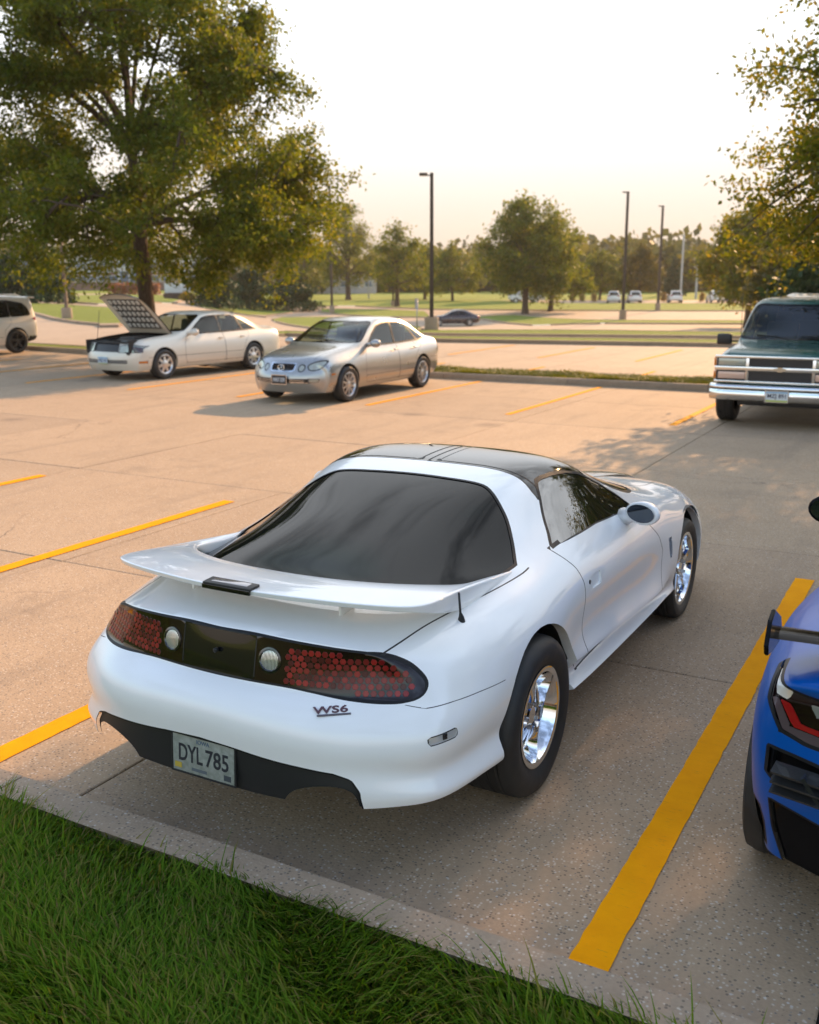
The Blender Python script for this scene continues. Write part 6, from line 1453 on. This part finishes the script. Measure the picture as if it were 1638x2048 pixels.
lamp_post(-41.0,164.2,10.0,'slim grey lamp post just right of the cone evergreen', GALV, False, wpole=.15)
lamp_post(-38.7,164.8,5.0,'short pale post right of the slim grey lamp post', GALV, False, wpole=.15)
lamp_post(-91.5,150.9,5.2,'pale post beside the tall narrow dark tree', GALV, False, wpole=.14)
lamp_post(-44.5,40.6,9.0,'leaning-in lamp post behind the white suv at the left', mat('brown_pole', (.14,.095,.07), .6), True, bh=.7, wpole=.085)
def sign_post():
    x, y = -20.35,37.45; r = empty('sign_post', (x, y, .1), 0, 'thin post with a small sign seen edge-on beside the nearest lamp post', 'sign')
    tube('post', [(0,0,0),(0,0,1.25)], .025, GALV, r, 8); R = Matrix.Rotation(YAW+rad(62), 3, 'Z'); box('sign_panel', (0,-.03,1.08), (.30,.012,.42), mat('sign_back', (.35,.35,.34), .5, .4), r, R)
sign_post()
def monument():
    x, y = -85.1,95.3; z = float(tz(x, y)); r = empty('monument_sign', (x, y, z), YAW+rad(12), 'white monument sign on a brown base on the left lawn', 'sign')
    bsm = mat('brown_brick', (.10,.062,.045), .85)
    for k in range(4):
        for j in range(7): box('stone', (-1.55+.517*j+(.13 if k % 2 else -.0),0,.12+.21*k), (.505,.9,.20), bsm, r, bev=.015)
    pn = box('sign_panel', (0,-.06,1.42), (3.1,.5,1.12), mat('white_sign', (.62,.63,.64), .5), r, bev=.02); box('sign_cap', (0,-.06,2.0), (3.3,.62,.06), mat('white_sign'), pn)
    for q, (w_, zz) in enumerate(((1.1,1.52),(.7,1.36))): box('faint_lettering', (0,-.315,zz), (w_,.008,.06), mat('faint_grey', (.40,.41,.42), .6), pn)
    for i, dx in enumerate((1.7,2.2)):
        rr = np.random.default_rng(80+i); sh = empty('flower_bush', (x+dx*math.cos(YAW), y-1.2+dx*math.sin(YAW), z), 0, ['yellow','olive'][i]+' low bush beside the white monument sign', 'shrub'); n = 500; u = rr.normal(size=(n,3)); u /= np.linalg.norm(u, axis=1)[:, None]
        V, F = leaves_np(np.abs(u)*[1,1,1]*[.7,.6,.75]*np.sign(np.stack([u[:,0],u[:,1],np.ones(n)],1)), .3, rr, 0, .6); fast_mesh('leaves', V, F, leafy('yellow_bush%d' % i, [(.30,.22,.03),(.40,.28,.04)] if i == 0 else [(.10,.11,.03),(.16,.14,.04)], .4), sh); V, F = tubes_np([(np.array([[0,0,0],[0,0,.4]]), np.array([.05,.02]))], 5); fast_mesh('stem', V, F, BARK, sh)
monument()
def building():
    x, y = -150,148.; z = float(tz(x, y)); r = empty('office_building', (x, y, z), YAW+rad(14), 'low white office building with window bands behind the big oak trunk', 'building')
    wm = mat('white_cladding', (.55,.54,.53), .7); bm_ = mat('brown_band', (.22,.13,.10), .8); wg = mat('office_glass', (.10,.15,.22), .08, 0, .5)
    box('wall', (0,6,3.2), (44,12,6.4), wm, r); box('roof', (0,6,6.55), (44.8,12.8,.3), wm, r); box('brick_band', (0,-.02,.75), (44.1,.25,1.5), bm_, r); box('brick_band', (0,-.02,3.15), (44.1,.22,.5), bm_, r)
    for fl, zc in enumerate((2.25,4.75)):
        for k in range(22):
            if 12 <= k <= 14 and fl == 0: continue
            w_ = box('window', (-21+2*k,-.10,zc), (1.84,.18,1.15), mat('window_frame_white', (.6,.6,.6), .5), r); box('pane', (-21+2*k,-.20,zc), (1.68,.02,.98), wg, w_)
    en = box('entrance', (5,-1.2,2.4), (6,2.4,4.8), wm, r); 
    for k in range(3): box('entrance_pane', (3.2+1.8*k,-2.42,1.9), (1.6,.05,3.4), wg, en)
    hd = empty('flowering_hedge', (-101,104.5,float(tz(-101,104.5))), YAW, 'reddish flowering hedge in front of the white office building', 'shrub'); rr = np.random.default_rng(90); n = 1800
    C_ = np.stack([rr.uniform(-3.4,3.4,n), rr.normal(size=n)*.5, rr.random(n)**.7*1.5], 1); V, F = leaves_np(C_, .32, rr, 0, .7); fast_mesh('leaves', V, F, leafy('pink_hedge', [(.22,.09,.06),(.30,.13,.09),(.16,.11,.05)], .3), hd)
    V, F = tubes_np([(np.array([[q,0,0],[q,0,.7]]), np.array([.05,.02])) for q in (-2.5,-1,.5,2)], 5); fast_mesh('stems', V, F, BARK, hd)
building()
def low_building():
    x, y = -118,182.; z = float(tz(x, y)); r = empty('low_building', (x, y, z), YAW, 'pale low building seen between the trunks left of the airy tree', 'building'); wm = mat('beige_cladding', (.42,.38,.35), .8)
    box('wall', (0,4,1.9), (16,8,3.8), wm, r); box('roof', (0,4,3.9), (16.6,8.6,.25), mat('grey_roof', (.3,.3,.3), .7), r)
    for k in range(6): w_ = box('window', (-6.5+2.6*k,-.05,2.0), (1.5,.1,1.3), mat('window_frame_white', (.6,.6,.6), .5), r); box('pane', (-6.5+2.6*k,-.11,2.0), (1.3,.02,1.1), mat('office_glass'), w_)
low_building()
def far_pickup():
    """white pickup parked behind the broad oak"""
    x, y = -55.4,137.6; z = float(tz(x, y)); pm = mat('far_white_paint'); r = empty('pickup_truck', (x, y, z), PI/2+YAW+rad(6), 'white pickup truck seen side-on behind the broad oak trunk', 'truck')
    bm = bmesh.new()
    side = [(-1.3,.45),(-1.35,1.02),(.95,1.05),(1.05,1.75),(1.9,1.80),(2.5,1.30),(3.55,1.12),(3.75,.95),(3.75,.5)]
    A = [bm.verts.new((-.95,y_,z_)) for y_, z_ in side]; B = [bm.verts.new((.95,y_,z_)) for y_, z_ in side]
    bm.faces.new(A); bm.faces.new(B[::-1])
    for i in range(len(side)): j = (i+1) % len(side); bm.faces.new((A[i], B[i], B[j], A[j]))
    bmesh.ops.recalc_face_normals(bm, faces=bm.faces); bmesh.ops.bevel(bm, geom=bm.edges[:], offset=.06, segments=2, affect='EDGES'); bm_obj('body', bm, pm, r, angle=40)
    for s in (-1, 1):
        box('side_window', (s*.945,1.62,1.45), (.03,1.05,.40), mat('privacy_glass', (.010,.011,.012), .03, 0, 0, .6), r, bev=.01)
        for y_ in (0, 2.95): make_wheel(r, (s*.86, y_, .40), s, .40, .23, .25, 'plain', ALLOY, n=16)
    box('bed_liner', (0,-.15,1.0), (1.6,2.1,.12), PLASTIC, r)
far_pickup()
def blue_bin():
    x, y = -30.6,153.0; z = float(tz(x, y)); r = empty('waste_container', (x, y, z), rad(20), 'dark blue waste container at the right end of the distant lot', 'container'); m = mat('bin_blue', (.02,.035,.09), .5)
    bm = bmesh.new(); box_bm(bm, (0,0,.78), (2.6,1.7,1.4), bev=.04)
    for v in bm.verts:
        if v.co.z < .5: v.co.x *= .92; v.co.y *= .88
    bm_obj('body', bm, m, r, angle=40); box('lid', (0,0,1.53), (2.7,1.8,.10), mat('bin_lid', (.03,.03,.035), .5), r, Matrix.Rotation(rad(5), 3, 'X'), bev=.02)
    for k in range(4): box('rib', (-.95+.63*k,-.87,.85), (.08,.06,1.2), m, r)
blue_bin()
# ------------------------------------------------------------------ thin warm evening haze between here and the woods
def haze():
    bm = bmesh.new(); box_bm(bm, (-60,120,13.0), (900,760,36.0)); o = bm_obj('haze', bm, None, None, smooth=False); o['kind'] = 'stuff'; o['label'] = 'thin warm evening haze over the whole scene'; o['category'] = 'haze'
    m = bpy.data.materials.new('haze_air'); m.use_nodes = True; t = m.node_tree; t.nodes.clear(); pv = t.nodes.new('ShaderNodeVolumePrincipled'); ou = t.nodes.new('ShaderNodeOutputMaterial')
    pv.inputs['Color'].default_value = (1.0,.95,.88,1); pv.inputs['Density'].default_value = .00020; pv.inputs['Anisotropy'].default_value = .35; t.links.new(pv.outputs[0], ou.inputs['Volume']); o.data.materials.append(m)
haze()
